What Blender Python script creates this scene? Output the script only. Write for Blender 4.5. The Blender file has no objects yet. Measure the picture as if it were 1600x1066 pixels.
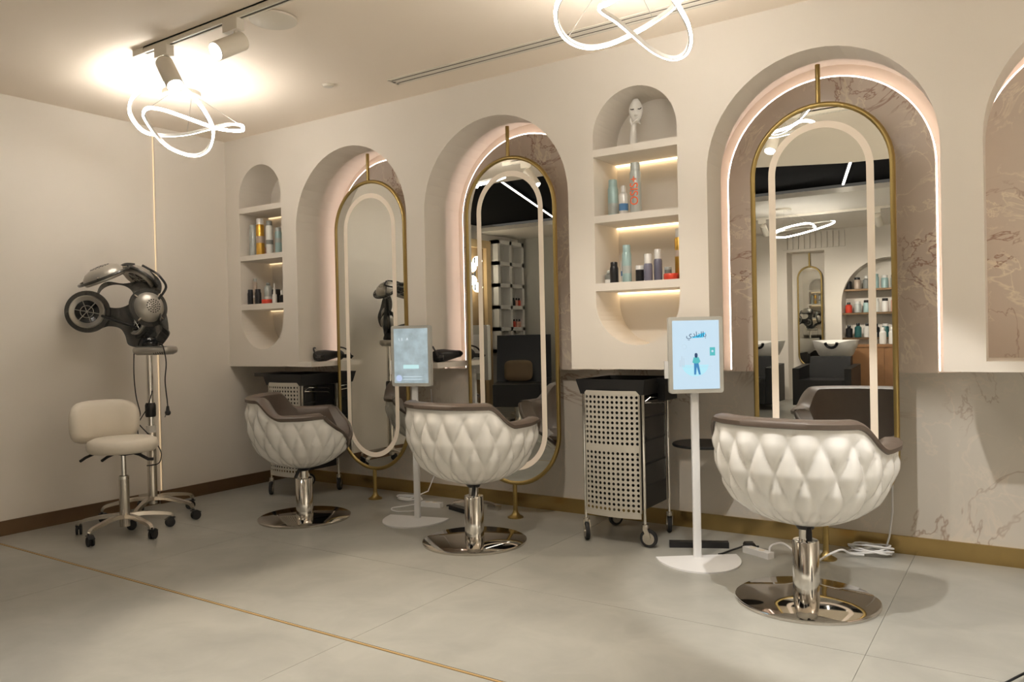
import bpy, bmesh, math, random
from mathutils import Vector, Matrix
random.seed(7)
S = bpy.context.scene
COL = S.collection
PI = math.pi

# ------------------------------------------------------------------ camera
cam = bpy.data.cameras.new('camera'); camo = bpy.data.objects.new('camera', cam); COL.objects.link(camo)
cam.sensor_width = 36.0; cam.lens = 1223 / 1600 * 36.0; cam.clip_start = 0.02
RIGHT, UP, BACK = Vector((.8330, .5527, -.0215)), Vector((.0130, .0194, .9997)), Vector((.5530, -.8332, .0094))
m = Matrix((RIGHT, UP, BACK)).transposed().to_4x4(); m.translation = (0, 0, 1.2)
camo.matrix_world = m
S.camera = camo
# ------------------------------------------------------------------ world, exposure
w = bpy.data.worlds.new('world'); S.world = w; w.use_nodes = True
w.node_tree.nodes['Background'].inputs[0].default_value = (.9, .82, .72, 1)
w.node_tree.nodes['Background'].inputs[1].default_value = 0.05
vs = S.view_settings
vs.view_transform = 'Standard'; vs.look = 'None'; vs.gamma = 1; vs.use_curve_mapping = False
vs.exposure = 1.1
S.cycles.max_bounces = 8; S.cycles.diffuse_bounces = 4; S.cycles.glossy_bounces = 5
S.cycles.sample_clamp_indirect = 3.0
S.cycles.caustics_refractive = False
S.cycles.use_adaptive_sampling = True; S.cycles.adaptive_threshold = .02
WARM, NEUT, PINK = (1, .80, .58), (1, .93, .84), (1, .80, .72)
FILL_W = 470
SPOT_W, LINE_E, PEND_E = 42, 5, 22

# ------------------------------------------------------------------ materials
MATS = {}
def mat(name, col, rough=.5, metal=0, var=.05, scale=9, bump=0, bscale=60, coat=0, emit=None, es=0, trans=0, spec=.5, alpha=1):
    if name in MATS: return MATS[name]
    mt = bpy.data.materials.new(name); mt.use_nodes = True; MATS[name] = mt
    nt = mt.node_tree; b = nt.nodes['Principled BSDF']
    b.inputs['Roughness'].default_value = rough; b.inputs['Metallic'].default_value = metal
    b.inputs['Coat Weight'].default_value = coat; b.inputs['Transmission Weight'].default_value = trans
    b.inputs['Specular IOR Level'].default_value = spec; b.inputs['Alpha'].default_value = alpha
    tc = nt.nodes.new('ShaderNodeTexCoord')
    no = nt.nodes.new('ShaderNodeTexNoise'); no.inputs['Scale'].default_value = scale; no.inputs['Detail'].default_value = 5
    nt.links.new(tc.outputs['Object'], no.inputs['Vector'])
    mx = nt.nodes.new('ShaderNodeMix'); mx.data_type = 'RGBA'
    mx.inputs[6].default_value = tuple(max(0, c * (1 - var)) for c in col) + (1,)
    mx.inputs[7].default_value = tuple(min(1, c * (1 + var)) for c in col) + (1,)
    nt.links.new(no.outputs['Fac'], mx.inputs[0]); nt.links.new(mx.outputs[2], b.inputs['Base Color'])
    if bump:
        n2 = nt.nodes.new('ShaderNodeTexNoise'); n2.inputs['Scale'].default_value = bscale; n2.inputs['Detail'].default_value = 4
        nt.links.new(tc.outputs['Object'], n2.inputs['Vector'])
        bp = nt.nodes.new('ShaderNodeBump'); bp.inputs['Strength'].default_value = bump; bp.inputs['Distance'].default_value = .01
        nt.links.new(n2.outputs['Fac'], bp.inputs['Height']); nt.links.new(bp.outputs['Normal'], b.inputs['Normal'])
    if emit:
        b.inputs['Emission Color'].default_value = tuple(emit) + (1,); b.inputs['Emission Strength'].default_value = es
    return mt
def marble(name, base, vein1, vein2, sc=1.6, rough=.18):
    mt = bpy.data.materials.new(name); mt.use_nodes = True; MATS[name] = mt
    nt = mt.node_tree; b = nt.nodes['Principled BSDF']; b.inputs['Roughness'].default_value = rough
    tc = nt.nodes.new('ShaderNodeTexCoord')
    def N(t, **k):
        n = nt.nodes.new(t)
        for a, v in k.items(): n.inputs[a].default_value = v
        return n
    col = N('ShaderNodeRGB'); col.outputs[0].default_value = base + (1,)
    cur = col.outputs[0]
    cl = N('ShaderNodeTexNoise', Scale=sc * 1.5, Detail=6.0); nt.links.new(tc.outputs['Object'], cl.inputs['Vector'])
    mx = nt.nodes.new('ShaderNodeMix'); mx.data_type = 'RGBA'; nt.links.new(cl.outputs['Fac'], mx.inputs[0])
    mx.inputs[6].default_value = tuple(c * .86 for c in base) + (1,); mx.inputs[7].default_value = tuple(min(1, c * 1.12) for c in base) + (1,)
    cur = mx.outputs[2]
    for (vc, s_, wd, off, gate) in ((vein1, sc, .017, 0., .46), (vein1, sc * 2.6, .022, 3.1, .52), (vein2, sc * 1.3, .013, 7.7, .54)):
        mp = nt.nodes.new('ShaderNodeMapping'); mp.inputs['Location'].default_value = (off, off * .7, off * 1.3)
        nt.links.new(tc.outputs['Object'], mp.inputs['Vector'])
        n1 = N('ShaderNodeTexNoise', Scale=s_, Detail=5.0, Roughness=.62, Distortion=1.1); nt.links.new(mp.outputs[0], n1.inputs['Vector'])
        a = nt.nodes.new('ShaderNodeMath'); a.operation = 'SUBTRACT'; a.inputs[1].default_value = .5; nt.links.new(n1.outputs['Fac'], a.inputs[0])
        a2 = nt.nodes.new('ShaderNodeMath'); a2.operation = 'ABSOLUTE'; nt.links.new(a.outputs[0], a2.inputs[0])
        mr = nt.nodes.new('ShaderNodeMapRange'); mr.inputs[1].default_value = 0; mr.inputs[2].default_value = wd; mr.inputs[3].default_value = 1; mr.inputs[4].default_value = 0
        nt.links.new(a2.outputs[0], mr.inputs[0])
        g = N('ShaderNodeTexNoise', Scale=s_ * .9, Detail=2.0); nt.links.new(mp.outputs[0], g.inputs['Vector'])
        gr = nt.nodes.new('ShaderNodeMapRange'); gr.inputs[1].default_value = gate - .06; gr.inputs[2].default_value = gate + .08; gr.inputs[3].default_value = 0; gr.inputs[4].default_value = .85
        nt.links.new(g.outputs['Fac'], gr.inputs[0])
        mu = nt.nodes.new('ShaderNodeMath'); mu.operation = 'MULTIPLY'; nt.links.new(mr.outputs[0], mu.inputs[0]); nt.links.new(gr.outputs[0], mu.inputs[1])
        m2 = nt.nodes.new('ShaderNodeMix'); m2.data_type = 'RGBA'; nt.links.new(mu.outputs[0], m2.inputs[0]); nt.links.new(cur, m2.inputs[6]); m2.inputs[7].default_value = vc + (1,)
        cur = m2.outputs[2]
    nt.links.new(cur, b.inputs['Base Color'])
    return mt
def floor_mat():
    mt = mat('floor_stone', (.345, .34, .305), rough=.33, var=.13, scale=1.6)
    nt = mt.node_tree; b = nt.nodes['Principled BSDF']
    tc = nt.nodes['Texture Coordinate']
    n = nt.nodes.new('ShaderNodeTexNoise'); n.inputs['Scale'].default_value = 3.5; n.inputs['Detail'].default_value = 4; n.inputs['Roughness'].default_value = .6; n.inputs['Distortion'].default_value = .6
    mp = nt.nodes.new('ShaderNodeMapping'); mp.inputs['Location'].default_value = (3.3, 1.7, 5.37); nt.links.new(tc.outputs['Object'], mp.inputs['Vector']); nt.links.new(mp.outputs[0], n.inputs['Vector'])
    no = nt.nodes['Noise Texture']; nt.links.new(mp.outputs[0], no.inputs['Vector'])
    # cloudy mottling: two noises averaged, then stretched
    ad = nt.nodes.new('ShaderNodeMath'); ad.operation = 'ADD'; nt.links.new(n.outputs['Fac'], ad.inputs[0]); nt.links.new(no.outputs['Fac'], ad.inputs[1])
    mr = nt.nodes.new('ShaderNodeMapRange'); mr.inputs[1].default_value = .75; mr.inputs[2].default_value = 1.25
    nt.links.new(ad.outputs[0], mr.inputs[0])
    nt.links.new(mr.outputs[0], b.inputs['Base Color'].links[0].from_node.inputs[0])
    return mt
M_WALL = mat('wall_paint', (.77, .715, .64), .62, var=.03, scale=3, bump=.03, bscale=180)
M_CEIL = mat('ceiling_paint', (.93, .82, .695), .7, var=.02, scale=2)
M_FLOOR = floor_mat()
M_GROUT = mat('grout', (.26, .25, .215), .8)
M_GOLD = mat('brushed_gold', (.50, .36, .15), .24, 1, var=.10, scale=14)
M_GOLDF = mat('satin_gold', (.42, .31, .12), .38, 1, var=.06, scale=20)
M_BRONZE = mat('bronze_skirting', (.20, .13, .075), .38, .8, var=.12, scale=10)
M_PINK = mat('pink_stone', (.76, .66, .55), .45, var=.05, scale=4)
M_MARB = marble('pink_onyx', (.72, .63, .545), (.93, .85, .70), (.36, .20, .14))
M_MARB2 = marble('pale_onyx', (.68, .63, .555), (.74, .66, .57), (.38, .27, .20), sc=1.1, rough=.3)
M_MIRR = mat('mirror_silver', (.86, .88, .86), .0, 1, var=.0)
M_BAND = mat('frosted_band', (.80, .70, .58), .5, var=.02, emit=(1, .80, .58), es=.06)
M_LED = mat('ring_led', (1, .9, .86), .4, var=0, emit=(1, .83, .76), es=3.6)
M_LEDW = mat('warm_led', (1, .85, .6), .4, var=0, emit=(1, .74, .45), es=.2)
M_LEDP = mat('pendant_led', (1, 1, 1), .4, var=0, emit=(1, .94, .86), es=PEND_E)
M_LINE = mat('line_led', (1, 1, 1), .4, var=0, emit=(1, .93, .84), es=LINE_E)
M_LENS = mat('spot_lens', (1, 1, 1), .3, var=0, emit=(1, .96, .92), es=14)
M_WHITE = mat('white_enamel', (.78, .76, .72), .38, var=.02)
M_WMET = mat('white_powder_coat', (.80, .80, .80), .45, var=.02)
M_CREAM = mat('cream_enamel', (.78, .72, .62), .6, var=.02)
M_SHELL = mat('gloss_white_shell', (.80, .785, .75), .18, var=.02, coat=.4)
M_BROWN = mat('taupe_leather', (.098, .073, .056), .42, var=.10, scale=30, bump=.15, bscale=400)
M_CHROME = mat('chrome', (.80, .78, .74), .10, 1, var=.03)
M_CHROMEB = mat('polished_steel', (.62, .58, .53), .06, 1, var=.03)
M_ALU = mat('polished_aluminium', (.66, .62, .56), .25, 1, var=.05)
M_SILVER = mat('silver_plastic', (.42, .40, .36), .30, .55, var=.05)
M_BLACK = mat('black_plastic', (.012, .012, .013), .42, var=.15)
M_BLACKG = mat('black_gloss', (.012, .013, .015), .12, var=.1)
M_RUB = mat('black_rubber', (.015, .015, .016), .7, var=.2)
M_SMOKE = mat('smoked_acrylic', (.055, .055, .052), .12, var=.05, alpha=.82)
M_CREAML = mat('cream_leather', (.80, .73, .62), .5, var=.04, bump=.12, bscale=300)
M_PERF = mat('beige_metal', (.60, .57, .50), .45, .3, var=.04)
M_DARKC = mat('black_ceiling', (.008, .008, .009), .9, var=.2, spec=.05)
M_GREYW = mat('grey_wall', (.50, .48, .43), .7, var=.03)
M_WIRE = mat('steel_wire', (.5, .48, .45), .3, 1)
M_SCREENW = mat('bezel_grey', (.52, .52, .48), .5, var=.02)

# ------------------------------------------------------------------ mesh helper
class B:
    def __init__(s): s.v = []; s.f = []
    def add(s, v, f):
        o = len(s.v); s.v += [tuple(p) for p in v]; s.f += [tuple(i + o for i in q) for q in f]; return s
    def box(s, x0, x1, y0, y1, z0, z1):
        return s.add([(x0, y0, z0), (x1, y0, z0), (x1, y1, z0), (x0, y1, z0), (x0, y0, z1), (x1, y0, z1), (x1, y1, z1), (x0, y1, z1)],
                     [(0, 3, 2, 1), (4, 5, 6, 7), (0, 1, 5, 4), (1, 2, 6, 5), (2, 3, 7, 6), (3, 0, 4, 7)])
    def prism(s, poly, axis, a, b):
        # poly: 2D outline; axis 'y': (x,z) extruded along y, 'z': (x,y) along z, 'x': (y,z) along x
        def P(p, t): return {'y': (p[0], t, p[1]), 'z': (p[0], p[1], t), 'x': (t, p[0], p[1])}[axis]
        n = len(poly)
        return s.add([P(p, a) for p in poly] + [P(p, b) for p in poly],
                     [tuple(range(n)), tuple(range(2 * n - 1, n - 1, -1))] + [(i, i + n, (i + 1) % n + n, (i + 1) % n) for i in range(n)])
    def rings(s, rings, closed=True, cap=True, loop=False):
        n = len(rings[0]); v = [p for r in rings for p in r]; f = []
        R = len(rings)
        for i in range(R if loop else R - 1):
            j = (i + 1) % R
            for k in range(n if closed else n - 1):
                l = (k + 1) % n
                f.append((i * n + k, i * n + l, j * n + l, j * n + k))
        if cap and not loop and closed:
            f.append(tuple(range(n - 1, -1, -1))); f.append(tuple((R - 1) * n + k for k in range(n)))
        return s.add(v, f)
    def lathe(s, prof, c=(0, 0, 0), axis=(0, 0, 1), seg=28, cap=True):
        q = Vector((0, 0, 1)).rotation_difference(Vector(axis).normalized()); c = Vector(c)
        return s.rings([[c + q @ Vector((r * math.cos(2 * PI * k / seg), r * math.sin(2 * PI * k / seg), z)) for k in range(seg)] for r, z in prof], cap=cap)
    def cyl(s, a, b, r, r2=None, seg=16):
        a, b = Vector(a), Vector(b)
        return s.lathe([(r, 0), (r if r2 is None else r2, (b - a).length)], a, b - a, seg)
    def ball(s, c, r, seg=16, sc=(1, 1, 1)):
        rows = []
        for i in range(1, seg // 2):
            t = PI * i / (seg // 2)
            rows.append([(c[0] + sc[0] * r * math.sin(t) * math.cos(2 * PI * k / seg), c[1] + sc[1] * r * math.sin(t) * math.sin(2 * PI * k / seg), c[2] - sc[2] * r * math.cos(t)) for k in range(seg)])
        return s.rings(rows)
    def sweep(s, path, sec, closed=False, up=(0, 0, 1), out=None, scale=None, flat=1):
        # sec: list of (side, normal) offsets; frame from parallel transport, or 'out' centre for radial normal
        P = [Vector(p) for p in path]; n = len(P); rs = []
        N = Vector(up)
        for i in range(n):
            t = (P[(i + 1) % n] - P[i - 1]) if closed else (P[min(i + 1, n - 1)] - P[max(i - 1, 0)])
            t.normalize()
            if out is not None: N = P[i] - Vector(out); N.z *= flat; 
            N = N - N.dot(t) * t
            if N.length < 1e-5: N = t.orthogonal()
            N = N.normalized(); side = t.cross(N)
            k = 1 if scale is None else scale[i]
            rs.append([P[i] + side * a * k + N * b * k for a, b in sec])
        return s.rings(rs, loop=closed)
    def tube(s, path, r, seg=8, closed=False, scale=None):
        sec = [(r * math.cos(2 * PI * k / seg), r * math.sin(2 * PI * k / seg)) for k in range(seg)]
        P = [Vector(p) for p in path]; d = P[1] - P[0]
        return s.sweep(path, sec, closed, up=(0, 0, 1) if abs(d.normalized().z) < .9 else (1, 0, 0), scale=scale)
    def build(s, name, mt, parent=None, smooth=35, loc=None):
        me = bpy.data.meshes.new(name); me.from_pydata(s.v, [], s.f); me.update()
        bm = bmesh.new(); bm.from_mesh(me); bmesh.ops.recalc_face_normals(bm, faces=bm.faces); bm.to_mesh(me); bm.free()
        if smooth:
            me.polygons.foreach_set('use_smooth', [True] * len(me.polygons)); me.set_sharp_from_angle(angle=math.radians(smooth))
        me.materials.append(mt)
        o = bpy.data.objects.new(name, me); COL.objects.link(o)
        if parent: o.parent = parent
        if loc: o.location = loc
        return o
def tag(o, label, cat, group=None):
    o['label'] = label; o['category'] = cat
    if group: o['group'] = group
    return o
def thing(name, label, cat, loc=(0, 0, 0), rz=0, group=None):
    o = bpy.data.objects.new(name, None); COL.objects.link(o); o.empty_display_size = .05
    o.location = loc; o.rotation_euler = (0, 0, rz)
    return tag(o, label, cat, group)
def struct(o, label, cat=None):
    o['kind'] = 'structure'; o['label'] = label; o['category'] = cat or 'wall'; return o
def copy_tree(o, parent=None):
    c = o.copy(); COL.objects.link(c); c.parent = parent
    for ch in list(o.children): copy_tree(ch, c)
    return c
def crom(P, n=8, closed=True):
    P = [Vector(p) for p in P]; L = len(P); out = []
    for i in range(L if closed else L - 1):
        if closed: a, b, c, d = P[i - 1], P[i], P[(i + 1) % L], P[(i + 2) % L]
        else: a, b, c, d = P[max(i - 1, 0)], P[i], P[i + 1], P[min(i + 2, L - 1)]
        for k in range(n):
            t = k / n
            out.append(.5 * ((2 * b) + (c - a) * t + (2 * a - 5 * b + 4 * c - d) * t * t + (3 * b - a - 3 * c + d) * t ** 3))
    if not closed: out.append(P[-1])
    return out
def text_mesh(name, body, size, mt, parent, loc, rot=(PI / 2, 0, 0), align='CENTER', depth=.0004):
    cu = bpy.data.curves.new(name, 'FONT'); cu.body = body; cu.size = size; cu.align_x = align; cu.align_y = 'CENTER'; cu.extrude = depth
    t = bpy.data.objects.new(name + '_tmp', cu); COL.objects.link(t)
    me = bpy.data.meshes.new_from_object(t.evaluated_get(bpy.context.evaluated_depsgraph_get()))
    bpy.data.objects.remove(t)
    me.name = name; me.materials.clear(); me.materials.append(mt)
    o = bpy.data.objects.new(name, me); COL.objects.link(o); o.parent = parent; o.location = loc; o.rotation_euler = rot
    return o
def arc(cx, cz, r, a0, a1, n):
    return [(cx + r * math.cos(a0 + (a1 - a0) * i / n), cz + r * math.sin(a0 + (a1 - a0) * i / n)) for i in range(n + 1)]
def capsule(cx, z0, z1, r, n=24):
    return arc(cx, z1 - r, r, 0, PI, n) + arc(cx, z0 + r, r, PI, 2 * PI, n)

# ------------------------------------------------------------------ setting
H = 2.787; YF = 3.99; YB = 4.55; XL = -5.4; ZB = .988
# floor slab with separate tiles on it
fl = struct(B().box(-8.2, 2.2, -5.9, 4.6, -.06, -.004).build('floor', M_GROUT), 'grey stone tiled floor of the salon', 'floor')
rows = [(-5.9, -3.8), (-3.8, -2.6), (-2.6, -1.4), (-1.4, -.2), (-.2, 1.0), (1.0, 2.196), (2.214, 3.07), (3.07, 4.55)]
xs = [-8.2, -7.52, -5.77, -4.02, -2.27, -.52, 1.23, 2.2]
g = .0009
for r, (a, b) in enumerate(rows):
    for i in range(len(xs) - 1):
        B().box(xs[i] + g, xs[i + 1] - g, a + g, b - g, -.004, 0).build('floor_tile', M_FLOOR, fl, 0)
B().box(-7.2, 2.2, 2.2, 2.21, -.004, .0006).build('gold_inlay', mat('brass_inlay', (.50, .34, .15), .5, .35, var=.08), fl, 0)
# ceilings
def slab(name, poly, z, t, mt, label):
    return struct(B().prism(poly, 'z', z, z + t).build(name, mt, smooth=0), label, 'ceiling')
edge = [(-8.2, 1.72), (-4.1, 1.70), (-3.0, 1.15), (-2.2, .68), (-1.5, .35), (-.6, .2), (2.2, .1)]
ce = slab('ceiling', [(-8.2, 4.6)] + edge + [(2.2, 4.6)], H, .06, M_CEIL, 'pale cream painted ceiling over the mirror stations')
slab('ceiling_dark', [(-8.2, 1.8), (2.2, 1.8), (2.2, -1.5), (-8.2, -1.5)], 2.90, .05, M_DARKC, 'black ceiling band across the middle of the room')
slab('ceiling_rear', [(-8.2, -1.4), (2.2, -1.4), (2.2, -5.9), (-8.2, -5.9)], H, .06, M_WALL, 'pale ceiling over the wash area')
# left wall, in two planes with a light gap between them
lw = struct(B().box(XL - .10, XL, 1.75, 3.386, 0, H).build('wall_left', M_WALL, smooth=0), 'cream left wall behind the hair dryer and the stool')
B().box(XL - .10, XL + .022, 3.385, YB, 0, H).build('wall_panel', M_WALL, lw, 0)
B().box(XL + .001, XL + .007, 3.380, 3.3845, .095, H).build('led_strip', M_LEDW, lw, 0)
struct(B().box(XL, XL + .012, 1.75, 3.36, 0, .093).box(XL + .022, XL + .034, 3.36, YB, 0, .093).build('baseboard_left', M_BRONZE, smooth=0), 'dark bronze skirting along the left wall', 'skirting')
# back wall (lower) and skirting
lo = struct(B().box(XL - .1, 2.2, YB, YB + .1, 0, H).build('wall_back', M_MARB2, smooth=0), 'pale pink veined back wall below the arches')
struct(B().box(XL, 2.2, YB - .012, YB, 0, .094).build('baseboard_back', M_GOLD, smooth=0), 'brushed gold skirting along the back wall', 'skirting')
# cladding with arches and niches
AR = [(-4.018, .542), (-2.777, .543), (-.8665, .537), (.372, .537)]
NI = [(-4.967, .247), (-1.815, .251)]
YC = 4.50; YM = 4.21
def layer(wb, y0, y1, arches, top):
    def cell(x0, x1, a0, a1, b0, b1):   # prism with bottom a0..a1 and top b0..b1
        wb.prism([(x0, a0), (x1, a1), (x1, b1), (x0, b0)], 'y', y0, y1)
    x = XL + .022
    for kind, cx, r in sorted([('a',) + a for a in arches] + [('n',) + n for n in NI], key=lambda t: t[1]):
        tp = 2.552 if kind == 'n' else top
        x0 = cx - r
        cell(x, x0, ZB, ZB, H, H)
        n = 28; pts = [(cx - r * math.cos(PI * i / n), tp - r + r * math.sin(PI * i / n)) for i in range(n + 1)]
        for i in range(n):
            cell(pts[i][0], pts[i + 1][0], pts[i][1], pts[i + 1][1], H, H)
        if kind == 'n':
            zb = 1.122
            for i in range(n):
                q0 = zb + r - r * math.sin(PI * i / n); q1 = zb + r - r * math.sin(PI * (i + 1) / n)
                cell(pts[i][0], pts[i + 1][0], ZB, ZB, q0, q1)
            if y1 == YC: wb.box(cx - r - .01, cx + r + .01, 4.30, YC - .002, zb - .01, tp + .01)
        elif cx > 0:
            cell(x0, cx + r, ZB, ZB, 1.034, 1.034)
        x = cx + r
    cell(x, 2.2, ZB, ZB, H, H)
wb = B()
layer(wb, YF, YM, AR, 2.552)
layer(wb, YM, YC, [(c - .048, .60) for c, r in AR], 2.552 + .06)
clad = struct(wb.build('wall_back_cladding', M_WALL, smooth=25), 'cream wall with tall arched recesses and rounded shelf niches')
# arch linings, backs, marble panels, light rings
for i, (cx, r) in enumerate(AR):
    top = 2.552; zs = 2.012; zb = .957 if cx < 0 else 1.034
    c0 = cx - .048; rr = .524
    B().prism([(c0 + .62, zb)] + arc(c0, zs, .62, 0, PI, 32) + [(c0 - .62, zb)], 'y', YC, YB - .002).build('arch_back', M_PINK, clad, 0)
    pl = [(-rr, zb - 2), (rr, zb - 2)] + [(p[0] - c0, p[1] - 2) for p in arc(c0, zs, rr, 0, PI, 32)]
    o = B().prism(pl, 'y', 0, .03).build('marble_panel', M_MARB, clad, 25); o.location = (c0, 4.452, 2)
    path = [(c0 + rr + .006, 4.462, zb + .01)] + [(p[0], 4.462, p[1]) for p in arc(c0, zs, rr + .006, 0, PI, 40)] + [(c0 - rr - .006, 4.462, zb + .01)]
    B().sweep(path, [(-.0028, -.0028), (.0028, -.0028), (.0028, .0028), (-.0028, .0028)], up=(0, 1, 0)).build('led_strip', M_LED, clad)
# ledges inside the arches, left and right of the mirror
for (x0, x1) in ((-4.56, -4.425), (-3.32, -3.235)):
    B().box(x0, x1, YF, YC, ZB - .001, 1.022).build('ledge', M_WALL, clad, 0)
# niche shelves and lights
for cx, r in NI:
    for z0, z1 in ((2.194, 2.236), (1.819, 1.859), (1.432, 1.476)):
        B().box(cx - r - .005, cx + r + .005, YF + .001, 4.305, z0, z1).build('shelf', M_WALL, clad, 0)
        B().box(cx - r, cx + r, 4.278, 4.296, z0 - .008, z0).build('led_strip', mat('warm_led_soft', (1, .85, .6), .4, var=0, emit=(1, .74, .44), es=2.2) if cx > -3 else mat('warm_led_dim', (1, .85, .6), .4, var=0, emit=(1, .74, .44), es=.5), clad, 0)
# walls out of frame (seen in the mirrors)
struct(B().box(2.2, 2.3, -5.9, 4.6, 0, 2.95).build('wall_right', M_WALL, smooth=0), 'cream wall at the right end of the room')
struct(B().box(-7.3, XL, 1.65, 1.75, 0, 2.95).build('wall_return', M_WALL, smooth=0), 'cream wall returning to the left behind the dryer wall')
fw = struct(B().box(-7.3, -7.2, -2.60, 1.7, 0, 2.95).build('wall_far_left', M_WALL, smooth=0), 'white wall with built in display shelves, seen in the middle mirror')
struct(B().box(-7.3, -4.2, -2.70, -2.60, 0, 2.95).build('wall_far', M_GREYW, smooth=0), 'grey plain wall seen in the middle mirror')
struct(B().box(-4.3, -4.2, -5.1, -2.60, 0, 2.95).build('wall_far_return', M_WALL, smooth=0), 'short cream wall beside the wash area')
# rear wall with rectangular recess and arched product niche
rb = B(); YR = -5.0
rb.box(-4.3, -3.40, YR - .35, YR, 0, 2.95).box(-3.40, -2.80, YR - .35, YR, 2.46, 2.95).box(-2.80, -2.55, YR - .35, YR, 0, 2.95)
n = 20; cx, r, top = -1.85, .70, 2.28
for i in range(n):
    a, b = PI * i / n, PI * (i + 1) / n
    xa, xb = cx - r * math.cos(a), cx - r * math.cos(b); za, zb = top - r + r * math.sin(a), top - r + r * math.sin(b)
    rb.prism([(xa, za), (xb, zb), (xb, 2.95), (xa, 2.95)], 'y', YR - .35, YR)
rb.box(-1.15, 2.3, YR - .35, YR, 0, 2.95).box(-2.55, -1.15, YR - .35, YR, 0, .75)
rb.box(-4.3, 2.3, YR - .45, YR - .35, 0, 2.95)
rw = struct(rb.build('wall_rear', M_WALL, smooth=25), 'cream wall behind the wash units with an arched product niche')
for z in (1.02, 1.42, 1.80):
    B().box(-2.55, -1.15, YR - .34, YR - .05, z - .03, z).build('shelf', M_BRONZE, rw, 0)
for k in range(11):
    B().box(-3.45 + k * .09, -3.45 + k * .09 + .07, YR, YR + .03, 2.50, 2.76).build('fluted_panel', M_WALL, rw, 0)

# ------------------------------------------------------------------ ceiling fittings
vt = thing('air_vent', 'long white two slot air vent in the ceiling above the arches', 'vent', (-2.0, 3.69, H))
B().box(-1.30, 3.6, -.055, -.034, -.004, .002).box(-1.30, 3.6, .034, .055, -.004, .002).box(-1.30, 3.6, -.018, .018, -.004, .002).box(-1.30, -1.285, -.05, .05, -.004, .002).build('vent_frame', M_CREAM, vt, 0)
B().box(-1.285, 3.6, -.034, -.018, -.0015, .001).build('slot', mat('slot_shadow', (.10, .08, .06), .8), vt, 0); B().box(-1.285, 3.6, .018, .034, -.0015, .001).build('slot', mat('slot_shadow', (.10, .08, .06), .8), vt, 0)
tag(B().lathe([(.036, .0), (.036, -.006), (.028, -.014), (.0, -.016)], (0, 0, 0), seg=24).build('ceiling_sensor', M_CREAM, loc=(-3.653, 3.483, H)), 'small round white sensor on the ceiling', 'sensor')
dp = thing('ceiling_plate', 'round flat white plate on the ceiling beside the track', 'ceiling plate', (-3.10, 2.60, H))
B().lathe([(.115, -.006), (.115, -.016), (.108, -.02), (0, -.021)], seg=40).build('disc', M_CREAM, dp); B().lathe([(.03, 0), (.03, -.008)]).build('spacer', M_CREAM, dp)
tr = thing('light_track', 'long white lighting track with a black slot on the ceiling', 'lighting track', (-1.5, 2.46, H))
B().box(-2.48, 2.6, -.018, -.007, -.032, 0).box(-2.48, 2.6, .007, .018, -.032, 0).box(-2.48, 2.6, -.018, .018, -.008, 0).box(-2.56, -2.46, -.019, .019, -.034, 0).build('rail', M_CREAM, tr, 0)
B().box(-2.46, 2.6, -.007, .007, -.028, -.008).build('conductor_slot', M_BLACK, tr, 0)
def spot(label, x, aim, group=None, power=SPOT_W, y=2.46, z=H, ang=60, rad=.035, blend=.35, lamp=True, col=(1, .90, .78)):
    t = thing('track_spotlight', label, 'spotlight', (x, y, z), group=group)
    d = Vector(aim).normalized()
    B().box(-.055, .055, -.022, .022, -.085, -.03).build('adaptor', M_CREAM, t, 0)
    piv = Vector((0.02, 0, -.115))
    B().cyl((0.02, 0, -.085), piv, .010).ball(piv, .012, 10).build('knuckle', M_CREAM, t)
    c0 = piv + Vector((0, 0, -.030)) - d * .045
    B().lathe([(.030, 0), (.044, .004), (.045, .012), (.045, .178), (.041, .18), (.038, .165), (.0, .163)], c0, d, 28).build('lamp_head', M_CREAM, t)
    c1 = c0 + d * .166
    B().lathe([(.036, 0), (.036, .002), (0, .003)], c1, d, 24).build('lens', M_LENS, t)
    if lamp:
        L = bpy.data.lights.new('spot_lamp', 'SPOT'); L.energy = power; L.color = col; L.spot_size = math.radians(ang); L.spot_blend = blend; L.shadow_soft_size = rad
        lo_ = bpy.data.objects.new('spot_lamp', L); COL.objects.link(lo_); lo_.parent = t
        lo_.location = c0 + d * .195; lo_.rotation_euler = d.to_track_quat('-Z', 'Y').to_euler()
    return t
spot('white track spotlight nearest the end of the track, tilted to the right', -3.80, (.52, -.02, -.75), col=(1, .84, .64))
spot('white track spotlight beside the round ceiling plate, tilted towards the left', -3.225, (-.05, -.85, -.53), power=SPOT_W * .45, col=(1, .84, .64))

# ring pendants
P1 = [(-4.465, 2.656, 2.590), (-4.257, 2.573, 2.617), (-4.027, 2.567, 2.630), (-3.923, 2.645, 2.607), (-3.953, 2.765, 2.561), (-4.052, 2.907, 2.508), (-4.154, 3.003, 2.467), (-4.317, 3.091, 2.421), (-4.455, 3.118, 2.400), (-4.555, 3.094, 2.410), (-4.616, 3.009, 2.450), (-4.578, 2.899, 2.500), (-4.453, 2.753, 2.543), (-4.371, 2.689, 2.557), (-4.276, 2.662, 2.563), (-4.193, 2.699, 2.547), (-4.150, 2.793, 2.523), (-4.116, 2.963, 2.492), (-4.079, 3.070, 2.484), (-4.063, 3.147, 2.500), (-4.099, 3.169, 2.538), (-4.176, 3.145, 2.555), (-4.273, 3.122, 2.551), (-4.369, 3.097, 2.542), (-4.487, 3.051, 2.525), (-4.578, 2.976, 2.515), (-4.625, 2.863, 2.515), (-4.573, 2.754, 2.549)]
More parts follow.
